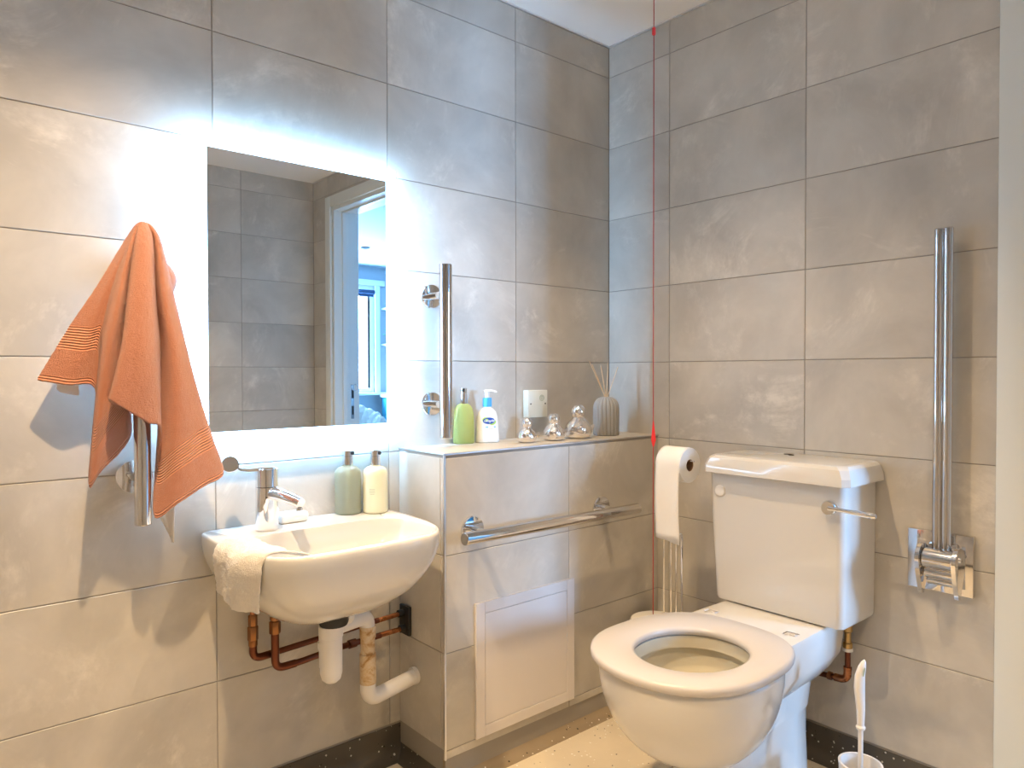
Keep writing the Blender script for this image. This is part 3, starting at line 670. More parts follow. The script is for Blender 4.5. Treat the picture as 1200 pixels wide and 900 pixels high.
# ------------------------------------------------------------------ plumbing below the basin
t = thing('waste_trap', 'white plastic bottle trap and waste pipe under the basin', 'pipe', (-1.33, -0.19, ZF-0.98))
yT = -0.20
c0 = at(391, 727, 1, yT); cT = at(388, 765, 1, yT)
MB().lathe([(0.038, ZF-0.745), (0.040, ZF-0.740), (0.040, ZF-0.712), (0.034, ZF-0.705), (0.034, ZF-0.66)], (c0.x, yT, 0), seg=24).build('lock_nut', M['black'], t)
zt0 = ZF-0.745; zb0 = at(388, 800, 1, yT).z
MB().lathe([(0.034, zt0), (0.0335, zt0-0.03), (0.031, zt0-0.032), (0.031, zb0+0.030), (0.026, zb0+0.012), (0.016, zb0+0.003), (0.0, zb0)][::-1], (cT.x, yT, 0), seg=32).build('trap_body', M['plastic'], t)
u = at(379, 757, 1, yT+0.02)
MB().tube([(u.x, yT+0.01, zt0-0.015), (u.x, yT+0.01, zb0+0.05), (u.x+0.012, yT+0.006, zb0+0.018)], 0.017, 16).build('trap_tube', M['plastic'], t)
MB().lathe([(0.021, 0), (0.021, 0.018)], (u.x, yT+0.01, at(377, 762, 1, yT).z), seg=8).build('compression_ring', M['plastic'], t)
e1 = at(411, 727, 1, yT); pv = at(431, 760, 1, -0.13); 
up = at(430, 722, 1, -0.13)
MB().tube(bend([(cT.x, yT, zt0+0.0), (cT.x+0.02, yT+0.004, zt0-0.01), (up.x, -0.13, up.z), (pv.x, -0.13, up.z-0.055)], 0.028, 8), 0.0225, 24).build('trap_outlet', M['plastic'], t)
MB().lathe([(0.030, -0.016), (0.031, -0.012), (0.031, 0.010), (0.027, 0.014)], (cT.x+0.050, yT+0.020, zt0+0.012), (Vector((up.x, -0.13, up.z))-Vector((cT.x+0.02, yT, zt0-0.01))), 12).build('compression_nut', M['plastic'], t)
zj = at(431, 733, 1, -0.13).z; zk = at(431, 800, 1, -0.13).z
MB().tube([(pv.x, -0.13, zj), (pv.x, -0.13, zk+0.02)], 0.0215, 24).lathe([(0.0245, zj-0.035), (0.0245, zj)], (pv.x, -0.13, 0), seg=24).lathe([(0.0245, zk+0.0), (0.0245, zk+0.09)], (pv.x, -0.13, 0), seg=24).build('waste_pipe', M['stained'], t)
ee = at(416, 812, 1, -0.13)
ev = at(478, 799, 0, BX-0.001)
MB().tube(bend([(pv.x, -0.13, zk+0.03), (pv.x-0.002, -0.131, zk-0.052), (BX+0.012, -0.098, zk-0.040)], 0.042, 10), 0.0235, 24).build('waste_elbow', M['plastic'], t)
MB().lathe([(0.0275, 0), (0.0275, 0.012)], (BX-0.014, -0.0985, zk-0.0405), (1, 0, 0), 24).build('wall_collar', M['plastic'], t)

def cpipe(label, px_v, py_bot, z_end, y, lab_m):
    t = thing('copper_water_pipe', label, 'pipe', (px_v, y, ZF-0.88), 'copper pipes below the basin')
    return t
tA = thing('copper_water_pipe', 'copper pipe under the basin farthest left, the upper of the pair', 'pipe', (-1.55, -0.04, ZF-0.85))
yA = -0.040; a0 = at(296, 700, 1, yA); zA = at(310, 769, 1, yA).z; zA2 = ZF-0.825
MB().tube(bend([(a0.x, yA, ZF-0.60), (a0.x, yA, zA), (BX-0.004, yA, zA2)], 0.028, 8), 0.0078, 16).build('pipe', M['copper'], tA)
for zz, hh, rr in ((at(296, 727, 1, yA).z, 0.016, 0.0125), (at(296, 742, 1, yA).z, 0.020, 0.0145), (at(296, 753, 1, yA).z, 0.010, 0.0125)):
    MB().lathe([(rr*0.9, -hh), (rr, -hh+0.002), (rr, hh-0.002), (rr*0.9, hh)], (a0.x, yA, zz), seg=6 if hh > 0.015 else 16).build('compression_fitting', M['dullbrass'], tA)
MB().tube(bend([(a0.x, yA, zA+0.045), (a0.x, yA, zA), (a0.x+0.055, yA, zA+(zA2-zA)*0.1)], 0.026, 8), 0.0108, 16).build('elbow', M['darkcopper'], tA)
MB().tube([(a0.x+0.055, yA, zA+(zA2-zA)*0.12), (-1.14, yA, zA+(zA2-zA)*0.83)], 0.0086, 16).build('painted_run', M['darkcopper'], tA)
tB = thing('copper_water_pipe', 'copper pipe dropping lowest under the basin, in front of its twin', 'pipe', (-1.48, -0.075, ZF-0.88))
yB = -0.075; b0 = at(322, 700, 1, yB); zB = at(330, 782, 1, yB).z; zB2 = ZF-0.872
MB().tube(bend([(b0.x, yB, ZF-0.60), (b0.x, yB, zB), (b0.x+0.09, yB, zB+0.002), (-1.30, yB+0.02, zB2-0.004), (BX-0.004, yB+0.025, zB2)], 0.028, 8), 0.0082, 16).build('pipe', M['copper'], tB)
for zz, hh, rr in ((at(322, 722, 1, yB).z, 0.012, 0.014), (at(322, 735, 1, yB).z, 0.018, 0.0158)):
    MB().lathe([(rr*0.9, -hh), (rr, -hh+0.002), (rr, hh-0.002), (rr*0.9, hh)], (b0.x, yB, zz), seg=6 if hh > 0.015 else 16).build('compression_fitting', M['dullbrass'], tB)
MB().tube(bend([(b0.x, yB, zB+0.11), (b0.x, yB, zB), (b0.x+0.06, yB, zB+0.001)], 0.028, 8), 0.0112, 16).build('elbow', M['darkcopper'], tB)
MB().tube([(b0.x+0.058, yB, zB+0.001), (b0.x+0.085, yB, zB+0.002), (-1.30, yB+0.02, zB2-0.004), (-1.14, yB+0.0225, zB2-0.002)], 0.0092, 16).build('painted_run', M['darkcopper'], tB)
MB().lathe([(0.013, -0.012), (0.013, 0.012)], (-1.24, yB+0.021, zB2-0.003), (1, 0, 0.03), 16).build('coupling', M['darkcopper'], tB)
t = thing('pipe_clip', 'small black double pipe clip where the copper pipes meet the box', 'clip', (BX-0.01, -0.045, ZF-0.90))
MB().box((BX-0.0125, -0.075, ZF-0.895), (BX-0.0005, -0.018, ZF-0.80), 0.003).build('plate', M['black'], t)
for yy, zz in ((yA, zA2), (yB+0.025, zB2)): MB().tube([(BX-0.03, yy, zz), (BX-0.012, yy, zz)], 0.012, 12).build('clip_ring', M['black'], t)

# ------------------------------------------------------------------ orange towel
def tp(px, py, y): return at(px, py, 1, y)
cols = [ # each fold line: points from the top of the rail to the hem, (px, py, y)
 [(158, 266, -.075), (146, 283, -.060), (116, 332, -.055), (84, 378, -.050), (42, 446, -.055)],
 [(159, 265, -.085), (149, 285, -.080), (126, 335, -.075), (104, 390, -.070), (80, 452, -.075)],
 [(160, 264, -.092), (150, 290, -.092), (132, 340, -.080), (120, 395, -.072), (114, 460, -.068)],
 [(160, 264, -.098), (151, 290, -.112), (136, 340, -.120), (119, 420, -.125), (104, 569, -.110)],
 [(161, 264, -.102), (152, 292, -.122), (142, 345, -.135), (131, 420, -.136), (118, 553, -.118)],
 [(162, 263, -.104), (155, 292, -.112), (149, 350, -.100), (146, 420, -.088), (149, 520, -.092)],
 [(162, 263, -.102), (157, 292, -.088), (153, 350, -.060), (152, 420, -.050), (152, 495, -.060)],
 [(163, 263, -.108), (158, 290, -.122), (150, 350, -.140), (143, 405, -.155), (127, 469, -.160)],
 [(164, 262, -.112), (162, 288, -.138), (159, 350, -.163), (157, 410, -.176), (150, 482, -.172)],
 [(167, 262, -.114), (171, 288, -.142), (172, 350, -.165), (174, 420, -.176), (175, 497, -.168)],
 [(170, 262, -.112), (177, 286, -.130), (180, 350, -.148), (184, 420, -.155), (188, 503, -.150)],
 [(171, 263, -.108), (178, 284, -.108), (182, 350, -.088), (188, 430, -.080), (184, 556, -.098)],
 [(172, 263, -.104), (180, 282, -.100), (183, 350, -.086), (190, 450, -.088), (181, 608, -.118)],
 [(174, 263, -.100), (184, 282, -.118), (191, 350, -.135), (204, 440, -.142), (207, 592, -.140)],
 [(176, 264, -.094), (187, 284, -.112), (201, 350, -.125), (220, 430, -.132), (238, 571, -.130)],
 [(177, 265, -.085), (188, 285, -.090), (204, 350, -.098), (228, 450, -.108), (263, 552, -.112)],
 [(176, 266, -.070), (186, 290, -.065), (200, 350, -.060), (215, 440, -.060), (225, 500, -.065)],
]
C3 = [[tp(*q) for q in c] for c in cols]
dn = [catmull(c, 9) for c in C3]
nrow = len(dn[0]); rows = []
for i in range(nrow):
    rows.append(catmull([dn[j][i] for j in range(len(dn))], 4))
top = sum((r for r in rows[0]), Vector())/len(rows[0]); 
cap_rows = []
for k, (sc, up_) in enumerate(((0.05, 0.006), (0.55, 0.004))):
    cap_rows.append([top+(p-top)*sc+Vector((0, 0, up_)) for p in rows[0]])
rows = cap_rows + rows
t = thing('orange_hand_towel', 'terracotta terry towel hung in folds over the left grab rail', 'towel', (-1.83, -0.1, ZF-0.42))
mbt = MB().grid(rows); uvl = mbt.bm.loops.layers.uv.verify()
# the front fold shows the side without border: move its cloth coordinates past the border
mbt.bm.verts.ensure_lookup_table(); mbt.bm.verts.index_update(); nc_ = len(rows[0])
for f in mbt.bm.faces:
    if 24 <= sum(l.vert.index % nc_ for l in f.loops)/4 <= 45:
        for l in f.loops: l[uvl].uv = (l[uvl].uv[0], l[uvl].uv[1]+0.21)
o = mbt.build('towel_cloth', M['towel'], t, angle=180)
m_ = o.modifiers.new('th', 'SOLIDIFY'); m_.thickness = 0.006; m_.offset = 0
m_ = o.modifiers.new('sub', 'SUBSURF'); m_.levels = m_.render_levels = 2
tn = bpy.data.textures.new('towelnap', 'CLOUDS'); tn.noise_scale = 0.006
m_ = o.modifiers.new('nap', 'DISPLACE'); m_.texture = tn; m_.strength = 0.0028; m_.texture_coords = 'LOCAL'
# rear corner peeping out right of the fold, white care label and the white backing corner
rr = []
for i in range(9):
    v = i/8; rr.append([tp(186+14*v*u_+14*u_*math.sin(v*PI), 300+48*v, -0.055-0.012*math.sin(u_*PI)) for u_ in [k/6 for k in range(7)]])
o = MB().grid(rr).build('rear_fold', M['towel'], t, angle=180); m_ = o.modifiers.new('th', 'SOLIDIFY'); m_.thickness = 0.006
o = MB().grid([[tp(67, 449, -.055), tp(92, 452, -.056)], [tp(66, 456, -.056), tp(93, 460, -.057)], [tp(70, 460, -.057), tp(92, 464, -.058)]]).build('care_label', mat('white_label', (0.8, 0.8, 0.8), 0.7), t, smooth=False); m_ = o.modifiers.new('th', 'SOLIDIFY'); m_.thickness = 0.0008
rr = [[tp((183+20*v**1.1)*(1-u_)+(206-2*v)*u_, (596+40*v)*(1-u_)+(572+62*v)*u_, -0.088+0.008*math.sin(u_*4+v)) for u_ in [k/5 for k in range(6)]] for v in [k/10 for k in range(11)]]
o = MB().grid(rr).build('white_towel_corner', M['whitecloth'], angle=180)
tag(o, 'white cloth corner hanging below the orange towel, beside the rail end', 'cloth'); m_ = o.modifiers.new('th', 'SOLIDIFY'); m_.thickness = 0.004

# ------------------------------------------------------------------ things on the ledge
Z1 = BTOP+0.0012
p = at(540, 519, 2, BTOP); gx, gy = p.x, -0.075
p = at(540.5, 518.5, 2, BTOP)
# squeeze bottle of yellow-green hand wash: wider flattened body
def oval_rings(x, y, z, prof, n=40, e=2.6):
    out = []
    for hx, hy, h in prof:
        out.append([(x+abs(math.cos(a))**(2/e)*math.copysign(1, math.cos(a))*hx*DIRX.x + abs(math.sin(a))**(2/e)*math.copysign(1, math.sin(a))*hy*DIRY.x,
                     y+abs(math.cos(a))**(2/e)*math.copysign(1, math.cos(a))*hx*DIRX.y + abs(math.sin(a))**(2/e)*math.copysign(1, math.sin(a))*hy*DIRY.y, z+h) for a in [2*PI*k/n for k in range(n)]])
    return out
DIRX = Vector((0.93, -0.37, 0)).normalized(); DIRY = Vector((0.37, 0.93, 0)).normalized()
gp = at(540.5, 519.5, 2, BTOP)
t = thing('soap_dispenser', 'clear pump bottle of yellow-green hand wash on the ledge beside the vertical rail', 'bottle', (gp.x, gp.y-0.015, Z1))
X, Y = gp.x, gp.y-0.015
DIRX_, DIRY_ = DIRX, DIRY
MB().rings(oval_rings(X, Y, Z1, [(0.033, 0.020, 0.0), (0.037, 0.024, 0.004), (0.0365, 0.024, 0.03), (0.0355, 0.023, 0.085), (0.0345, 0.022, 0.105), (0.031, 0.020, 0.120), (0.024, 0.017, 0.132), (0.015, 0.013, 0.138), (0.011, 0.011, 0.140)])).build('bottle_body', M['soapyellow'], t, angle=60)
MB().tube(catmull([(X, Y, Z1+0.138), (X+0.002, Y, Z1+0.09), (X-0.006, Y, Z1+0.05), (X-0.022, Y+0.004, Z1+0.012)], 6), 0.0028, 10).build('dip_tube', M['tubeclear'], t)
MB().lathe([(0.0135, 0.138), (0.0135, 0.172), (0, 0.172)], (X, Y, Z1), seg=28).build('collar', M['chrome'], t)
hd = MB().lathe([(0.0125, 0.173), (0.0130, 0.180), (0.0130, 0.192), (0.010, 0.194), (0, 0.194)], (X, Y, Z1), seg=28).build('pump_head', M['chrome'], t)
MB().tube([(X-0.008, Y-0.009, Z1+0.186), (X-0.014, Y-0.016, Z1+0.185)], 0.0055, 12).build('nozzle', M['black'], hd)
# white lotion bottle with blue collar
lp = at(568, 518, 2, BTOP); X, Y = lp.x, lp.y-0.015
t = thing('lotion_bottle', 'white pump lotion bottle with blue collar and oval logo on the ledge', 'bottle', (X, Y, Z1))
MB().rings(oval_rings(X, Y, Z1, [(0.040, 0.022, 0.0), (0.043, 0.025, 0.004), (0.0425, 0.025, 0.02), (0.039, 0.024, 0.07), (0.036, 0.023, 0.092), (0.031, 0.020, 0.108), (0.022, 0.016, 0.118), (0.014, 0.014, 0.122), (0.014, 0.014, 0.130)])).build('bottle_body', M['lotionwhite'], t, angle=60)
MB().lathe([(0.0165, 0.126), (0.0165, 0.157), (0.012, 0.158), (0, 0.158)], (X, Y, Z1), seg=32).build('collar', M['bluecollar'], t)
MB().lathe([(0.009, 0.157), (0.009, 0.176), (0.011, 0.181), (0, 0.183)], (X, Y, Z1), seg=24).build('pump_stem', M['plastic'], t)
MB().tube(catmull([Vector((X, Y, Z1+0.180))-DIRX*0.012, Vector((X, Y, Z1+0.1815)), Vector((X, Y, Z1+0.181))+DIRX*0.018, Vector((X, Y, Z1+0.176))+DIRX*0.034], 4), 0.0045, 12).build('pump_spout', M['plastic'], t)
def face_pt(u, v, off): # point on the label face of the bottle, u across, v up
    base = Vector((X, Y, Z1)) + DIRX*u - DIRY*(0.0247*(1-(abs(u)/0.043)**2.6)**(1/2.6)) ; return base - DIRY*off + Vector((0, 0, v))
def decal(name, outline, off, m, parent, th=0.0003):
    return MB().prism([face_pt(u, v, off) for u, v in outline], -DIRY*th).build(name, m, parent, smooth=False)
def ell(cu, cv, a, b, n=28, rot=0): return [(cu+a*math.cos(2*PI*k/n)*math.cos(rot)-b*math.sin(2*PI*k/n)*math.sin(rot), cv+a*math.cos(2*PI*k/n)*math.sin(rot)+b*math.sin(2*PI*k/n)*math.cos(rot)) for k in range(n)]
lc = 0.077
lb = decal('logo_oval', ell(-0.001, lc, 0.0225, 0.0115), 0.0004, M['navy'], t)
decal('logo_swoosh', ell(0.013, lc-0.006, 0.013, 0.0085, rot=0.3), 0.0, M['greenprint'], lb)
decal('logo_swoosh', ell(-0.014, lc+0.005, 0.011, 0.008, rot=0.3), 0.0, M['greenprint'], lb)
decal('label_band', [(-0.014, 0.052), (0.024, 0.052), (0.024, 0.0575), (-0.014, 0.0575)], 0.0002, M['blueprint'], t)
decal('label_rule', [(-0.010, 0.047), (0.014, 0.047), (0.014, 0.0485), (-0.010, 0.0485)], 0.0002, M['greyprint'], t)
decal('label_rule', [(-0.014, 0.022), (0.020, 0.022), (0.020, 0.0228), (-0.014, 0.0228)], 0.0002, M['greyprint'], t)
def text_obj(name, s, size, m, mtx, parent, shear=0.0, ext=0.0002):
    cu = bpy.data.curves.new(name, 'FONT'); cu.body = s; cu.size = size; cu.align_x = 'CENTER'; cu.align_y = 'CENTER'; cu.shear = shear; cu.extrude = ext; cu.resolution_u = 3; cu.offset = size*0.012
    tmp = bpy.data.objects.new(name, cu); COL.objects.link(tmp); dg = bpy.context.evaluated_depsgraph_get()
    me = bpy.data.meshes.new_from_object(tmp.evaluated_get(dg)); bpy.data.objects.remove(tmp); bpy.data.curves.remove(cu)
    me.transform(mtx); me.transform(Matrix.Translation(-LOCS[parent.name])); me.materials.clear(); me.materials.append(m)
    o = bpy.data.objects.new(name, me); COL.objects.link(o); o.parent = parent; return o
def face_mtx(u, v, off):
    o_ = face_pt(u, v, off); n = -DIRY; r_ = DIRX; up_ = Vector((0, 0, 1))
    return Matrix(((r_.x, up_.x, n.x, o_.x), (r_.y, up_.y, n.y, o_.y), (r_.z, up_.z, n.z, o_.z), (0, 0, 0, 1)))
text_obj('logo_text', 'Cetaphil', 0.0115, M['whiteprint'], face_mtx(-0.001, lc, 0.0012), lb, 0.25)

# three silvered bird ornaments
def bird(label, px, py, h, dy):
    p = at(px, py, 2, BTOP); x, y = p.x, p.y+dy; s = h/0.115
    t = thing('bird_ornament', label, 'ornament', (x, y, Z1), 'silvered bird ornaments on the ledge')
    prof = [(0.030, 0.0), (0.038, 0.002), (0.043, 0.010), (0.0455, 0.020), (0.0455, 0.030), (0.042, 0.043), (0.035, 0.054), (0.026, 0.062), (0.0195, 0.0675)]
    prof += [(0.0255*math.sin(a), 0.0885-0.026*math.cos(a)) for a in [0.80+i*(PI-0.80)/10 for i in range(11)]]
    MB().lathe([(r*s, z*s) for r, z in prof], (x, y, Z1), seg=40).build('body', M['silverglass'], t, angle=60)
    f = Vector((-0.55, -0.83, 0)).normalized()
    hd = Vector((x, y, Z1+0.088*s))
    MB().tube([hd+f*0.017*s, hd+f*0.027*s+Vector((0, 0, -0.001)), hd+f*0.034*s+Vector((0, 0, -0.002))], 0.006*s, 16, radii=[0.009*s, 0.007*s, 0.002*s]).build('beak', M['silverglass'], t)
    r_ = Vector((0.83, -0.40, 0)).normalized(); b0 = Vector((x, y, Z1+0.026*s))
    MB().tube([b0+r_*0.022*s, b0+r_*0.040*s+Vector((0, 0, 0.006*s)), b0+r_*0.052*s+Vector((0, 0, 0.012*s)), b0+r_*0.057*s+Vector((0, 0, 0.018*s))], 0.01, 16, radii=[0.020*s, 0.014*s, 0.008*s, 0.003*s]).build('tail', M['silverglass'], t)
    for sg in (-1, 1):
        q = b0+r_.cross(Vector((0, 0, 1)))*0.034*s*sg+Vector((0, 0, 0.006*s)); MB().sphere(q, 0.018*s, (1.1, 0.7, 0.9), 16).build('wing', M['silverglass'], t)
bird('smallest silvered glass bird ornament, nearest the white lotion bottle', 617.5, 518.5, 0.088, 0.0)
bird('middle-sized silvered glass bird ornament, between the other two on the ledge', 649, 516, 0.100, 0.0)
bird('largest silvered glass bird ornament, next to the ribbed grey vase', 677.5, 513.5, 0.128, 0.0)
# reed diffuser
p = at(707, 509.5, 2, BTOP); vx, vy = p.x, p.y-0.015
t = thing('reed_diffuser', 'ribbed grey round-topped diffuser vase with pale reeds at the corner end of the ledge', 'diffuser', (vx, vy, Z1))
rv = 0.051
prof = [(rv*0.96, 0.0), (rv, 0.004), (rv, 0.105)] + [(0.012+(rv-0.012)*math.cos(a), 0.105+0.045*math.sin(a)) for a in [i*PI/2/10 for i in range(1, 11)]] + [(0.008, 0.149), (0.008, 0.12), (0, 0.12)]
MB().lathe(prof, (vx, vy, Z1), seg=180, mod=lambda a, h: 1-0.10*(1-abs(math.sin(a*9)))**1.5 if h < 0.149 else 1).build('vase', M['vase'], t, angle=70)
for (pxa, pya) in ((690.5, 423), (694, 427), (704, 428), (712.5, 425), (724, 430)):
    e = at(pxa, pya, 1, vy+0.0); b_ = Vector((vx+(pxa-706)*0.0003, vy, Z1+0.12)); b2 = Vector((vx+(pxa-706)*0.00045, vy, Z1+0.150))
    MB().tube([b2-(e-b2)*0.06, e], 0.0016, 8).build('reed', M['reed'], t)

# ------------------------------------------------------------------ toilet
ty = -0.868
SZ = ZF-0.800                       # top of seat
def sup(cx, cy, af, ab, hy, z, n=64, ef=2.15, eb=3.0):
    out = []
    for k in range(n):
        a = 2*PI*k/n; c_, s_ = math.cos(a), math.sin(a)
        if c_ < 0: e = ef; ax_ = af
        else: e = eb; ax_ = ab
        out.append((cx+abs(c_)**(2/e)*math.copysign(1, c_)*ax_, cy+abs(s_)**(2/e)*math.copysign(1, s_)*hy, z))
    return out
t = thing('toilet', 'white close-coupled toilet with open seat against the right wall', 'toilet', (-0.35, ty, 0))
rim = SZ-0.0268
def bowl_out(s, z, shift=0.0): return sup(-0.655+shift, ty, 0.240*s, 0.27*(s if s < 1 else 1), 0.236*s, z, ef=2.1, eb=2.3)
rings = []
hB = 0.27
for i in range(0, 13):
    a = i/12*PI/2*0.93; s = math.cos(a)**0.80; rings.append(bowl_out(s, rim-0.012-hB*math.sin(a), 0.05*(1-s)))
rings = [bowl_out(0.985, rim-0.0)] + [bowl_out(0.998, rim-0.006)] + rings
hole0 = lambda s, z: sup(-0.640, ty-0.004, 0.170*s, 0.170*s, 0.152*s, z, ef=2.1, eb=2.1)
inner = [hole0(1.0-0.0*i, rim) for i in (0,)] + [hole0(0.99, rim-0.035), hole0(1.10, rim-0.040), hole0(1.08, rim-0.075), hole0(0.98, rim-0.115), hole0(0.86, rim-0.145), hole0(0.70, rim-0.170), hole0(0.54, rim-0.190), hole0(0.36, rim-0.204), hole0(0.18, rim-0.210)]
MB().rings([inner[0]] + rings, cap0=False, cap1=True).build('pan_bowl', M['ceramic'], t, angle=60)
MB().rings(inner, cap0=False, cap1=True).build('pan_interior', M['innerpan'], t, angle=60)
# pedestal, running back towards the wall
def ped(z, x0, x1, hy, e=3.4): return sup((x0+x1)/2, ty, (x1-x0)/2, (x1-x0)/2, hy, z, ef=2.4, eb=5)
MB().rings([ped(0.0, -0.60, -0.135, 0.118), ped(0.03, -0.595, -0.135, 0.112), ped(0.15, -0.60, -0.135, 0.106), ped(0.235, -0.61, -0.135, 0.107), ped(0.245, -0.46, -0.135, 0.108), ped(0.34, -0.455, -0.13, 0.118), ped(0.42, -0.45, -0.10, 0.14)]).build('pedestal', M['ceramic'], t, angle=60)
# deck behind the seat carrying the cistern
dk = [(-0.440, 0.168), (-0.425, 0.178), (-0.20, 0.172), (-0.06, 0.165)]
def deck(z, f=1.0, xb=0.0): 
    pts = [(x+(xb if x > -0.3 else 0), ty-h*f, z) for x, h in dk] + [(x+(xb if x > -0.3 else 0), ty+h*f, z) for x, h in reversed(dk)]
    return pts
MB().rings([deck(SZ-0.20, 0.62, -0.07), deck(SZ-0.15, 0.85, -0.05), deck(SZ-0.105, 0.985, -0.03), deck(SZ-0.012, 1.0), deck(SZ-0.004, 0.985), deck(SZ-0.002, 0.95)]).build('deck', M['ceramic'], t, angle=40)
# water and inner colour
MB().lathe([(0.0, 0), (0.086, 0)], (-0.64, ty-0.004, rim-0.190), seg=40, cap=False).build('water', M['water'], t)
arcp = []
# seat ring
def seat_out(s, z): return sup(-0.655, ty+0.010, 0.252*s, 0.305*s, 0.250*s, z, ef=2.15, eb=2.75)
def seat_in(s, z): return sup(-0.640, ty-0.004, 0.165*s, 0.163*s, 0.150*s, z, ef=2.05, eb=2.05)
t_seat = SZ
MB().rings([seat_in(1.0, t_seat-0.020), seat_in(0.985, t_seat-0.012), seat_in(1.0, t_seat-0.004), seat_in(1.05, t_seat), seat_out(0.965, t_seat), seat_out(0.992, t_seat-0.004), seat_out(1.0, t_seat-0.012), seat_out(0.995, t_seat-0.022), seat_out(0.97, t_seat-0.026), seat_in(1.05, t_seat-0.026), seat_in(1.0, t_seat-0.020)], cap0=False, cap1=False).build('seat', M['seat'], t, angle=60)
for yy in (ty-0.140, ty+0.125):
    hx = -0.345
    hg = MB().box((hx+0.000, yy-0.009, SZ-0.006), (hx+0.016, yy+0.009, SZ+0.002), 0.002).build('seat_hinge', M['seat'], t)
    MB().tube([(hx-0.020, yy+0.018, SZ+0.005), (hx+0.006, yy+0.018, SZ+0.0045), (hx+0.010, yy-0.018, SZ+0.0045)], 0.0022, 8).build('hinge_pin', M['chrome'] if yy < ty else M['seat'], hg)
# cistern
cf, cb_ = -0.220, -0.006; cyl, cyr = -0.643, -1.098
zb_, zt_ = SZ+0.004, ZF-0.372
def cis(z, t_):  # t_: 0 bottom, 1 top
    l = cyl-0.022*(1-t_); r_ = cyr+0.004*(1-t_); f = cf+0.004*(1-t_); n = 5; rad = 0.022; pts = []
    for cx_, cy_, a0 in ((f+rad, l-rad, PI/2), (f+rad, r_+rad, PI)):
        for i in range(n+1):
            a = a0+PI/2*i/n; pts.append((cx_+rad*math.cos(a), cy_+rad*math.sin(a), z))
    return pts + [(cb_, r_, z), (cb_, l, z)]
MB().rings([[(x*0.99-0.0, ty+(y-ty)*0.985, z) for x, y, z in cis(zb_, 0)], cis(zb_+0.008, 0.02), cis(zb_+0.2, 0.6), cis(zt_, 1.0)]).build('cistern', M['ceramic'], t, angle=50)
lf, ll, lr = -0.248, -0.633, -1.122
def lid(z, i, ch): # rectangular with cut front corners
    return [(0-0.004, ll-i, z), (lf+i+ch, ll-i, z), (lf+i, ll-i-ch, z), (lf+i, lr+i+ch, z), (lf+i+ch, lr+i, z), (-0.004, lr+i, z)]
MB().rings([lid(ZF-0.374, 0.006, 0.016), lid(ZF-0.372, 0.0, 0.018), lid(ZF-0.350, 0.001, 0.018), lid(ZF-0.325, 0.010, 0.02), lid(ZF-0.3165, 0.020, 0.022), lid(ZF-0.3145, 0.034, 0.024)]).build('cistern_lid', M['ceramic'], t, angle=25)
q = at(923, 533, 2, ZF-0.3145)
MB().tube(arc((q.x, q.y, ZF-0.3135), (0, 1, 0), (1, 0, 0), 0.014, 0.2, PI-0.2, 8), 0.0016, 6).tube(arc((q.x, q.y-0.012, ZF-0.3135), (0, 1, 0), (1, 0, 0), 0.009, 0, 1.6*PI, 10), 0.0012, 6).build('maker_mark', M['dark'], t)
q = at(844, 575, 0, cf); MB().lathe([(0.0195, 0.0), (0.0195, 0.003), (0.016, 0.006), (0, 0.0065)], (cf+0.001, q.y, q.z), (-1, 0, 0), 32).build('blanking_cap', M['plastic'], t)
q = at(973, 595, 0, cf-0.01)
lv = MB().lathe([(0.021, 0.0), (0.023, 0.004), (0.023, 0.022), (0.019, 0.028), (0, 0.028)], (cf+0.001, q.y, q.z), (-1, 0, 0), 32).build('flush_lever', M['chrome'], t)
a = Vector((cf-0.022, q.y, q.z+0.001)); b_ = Vector((cf-0.026, q.y-0.135, q.z-0.004))
MB().tube([a, a+(b_-a)*0.3, a+(b_-a)*0.8, b_+Vector((0, 0.008, 0)), b_], 0.005, 12, radii=[0.0080, 0.0060, 0.0085, 0.0098, 0.006]).build('lever_arm', M['chrome'], lv)

# isolating valve and supply pipe behind the pan
t = thing('cistern_supply_pipe', 'copper supply pipe with brass valve below the right end of the cistern', 'pipe', (-0.06, -1.04, ZF-1.01))
vx_, vy_ = -0.060, -1.040
zc0 = SZ+0.003
MB().tube(bend([(vx_, vy_, ZF-0.905), (vx_, vy_, ZF-1.000), (vx_, -0.89, ZF-1.012)], 0.024, 8), 0.0085, 16).build('pipe', M['darkcopper'], t)
MB().lathe([(0.0, ZF-0.80), (0.011, ZF-0.80), (0.011, ZF-0.822), (0.014, ZF-0.824), (0.014, ZF-0.845), (0.010, ZF-0.85), (0.010, ZF-0.88), (0.014, ZF-0.884), (0.014, ZF-0.900), (0, ZF-0.905)][::-1], (vx_, vy_, 0), seg=18).build('isolating_valve', M['brass'], t)
MB().lathe([(0.0155, -0.005), (0.0155, 0.005)], (vx_, vy_, ZF-0.903), seg=18).build('washer', M['plastic'], t)
MB().tube(bend([(vx_, vy_, ZF-0.965), (vx_, vy_, ZF-1.000), (vx_, -1.000, ZF-1.003)], 0.024, 8), 0.0118, 16).build('elbow', M['copper'], t)
MB().lathe([(0.0125, -0.006), (0.0125, 0.006)], (vx_, -0.985, ZF-1.004), (0, 1, 0), 16).build('olive_ring', M['copper'], t)
MB().lathe([(0.0125, -0.004), (0.0125, 0.004)], (vx_, vy_, ZF-0.962), (0, 0, 1), 16).build('olive_ring', M['copper'], t)

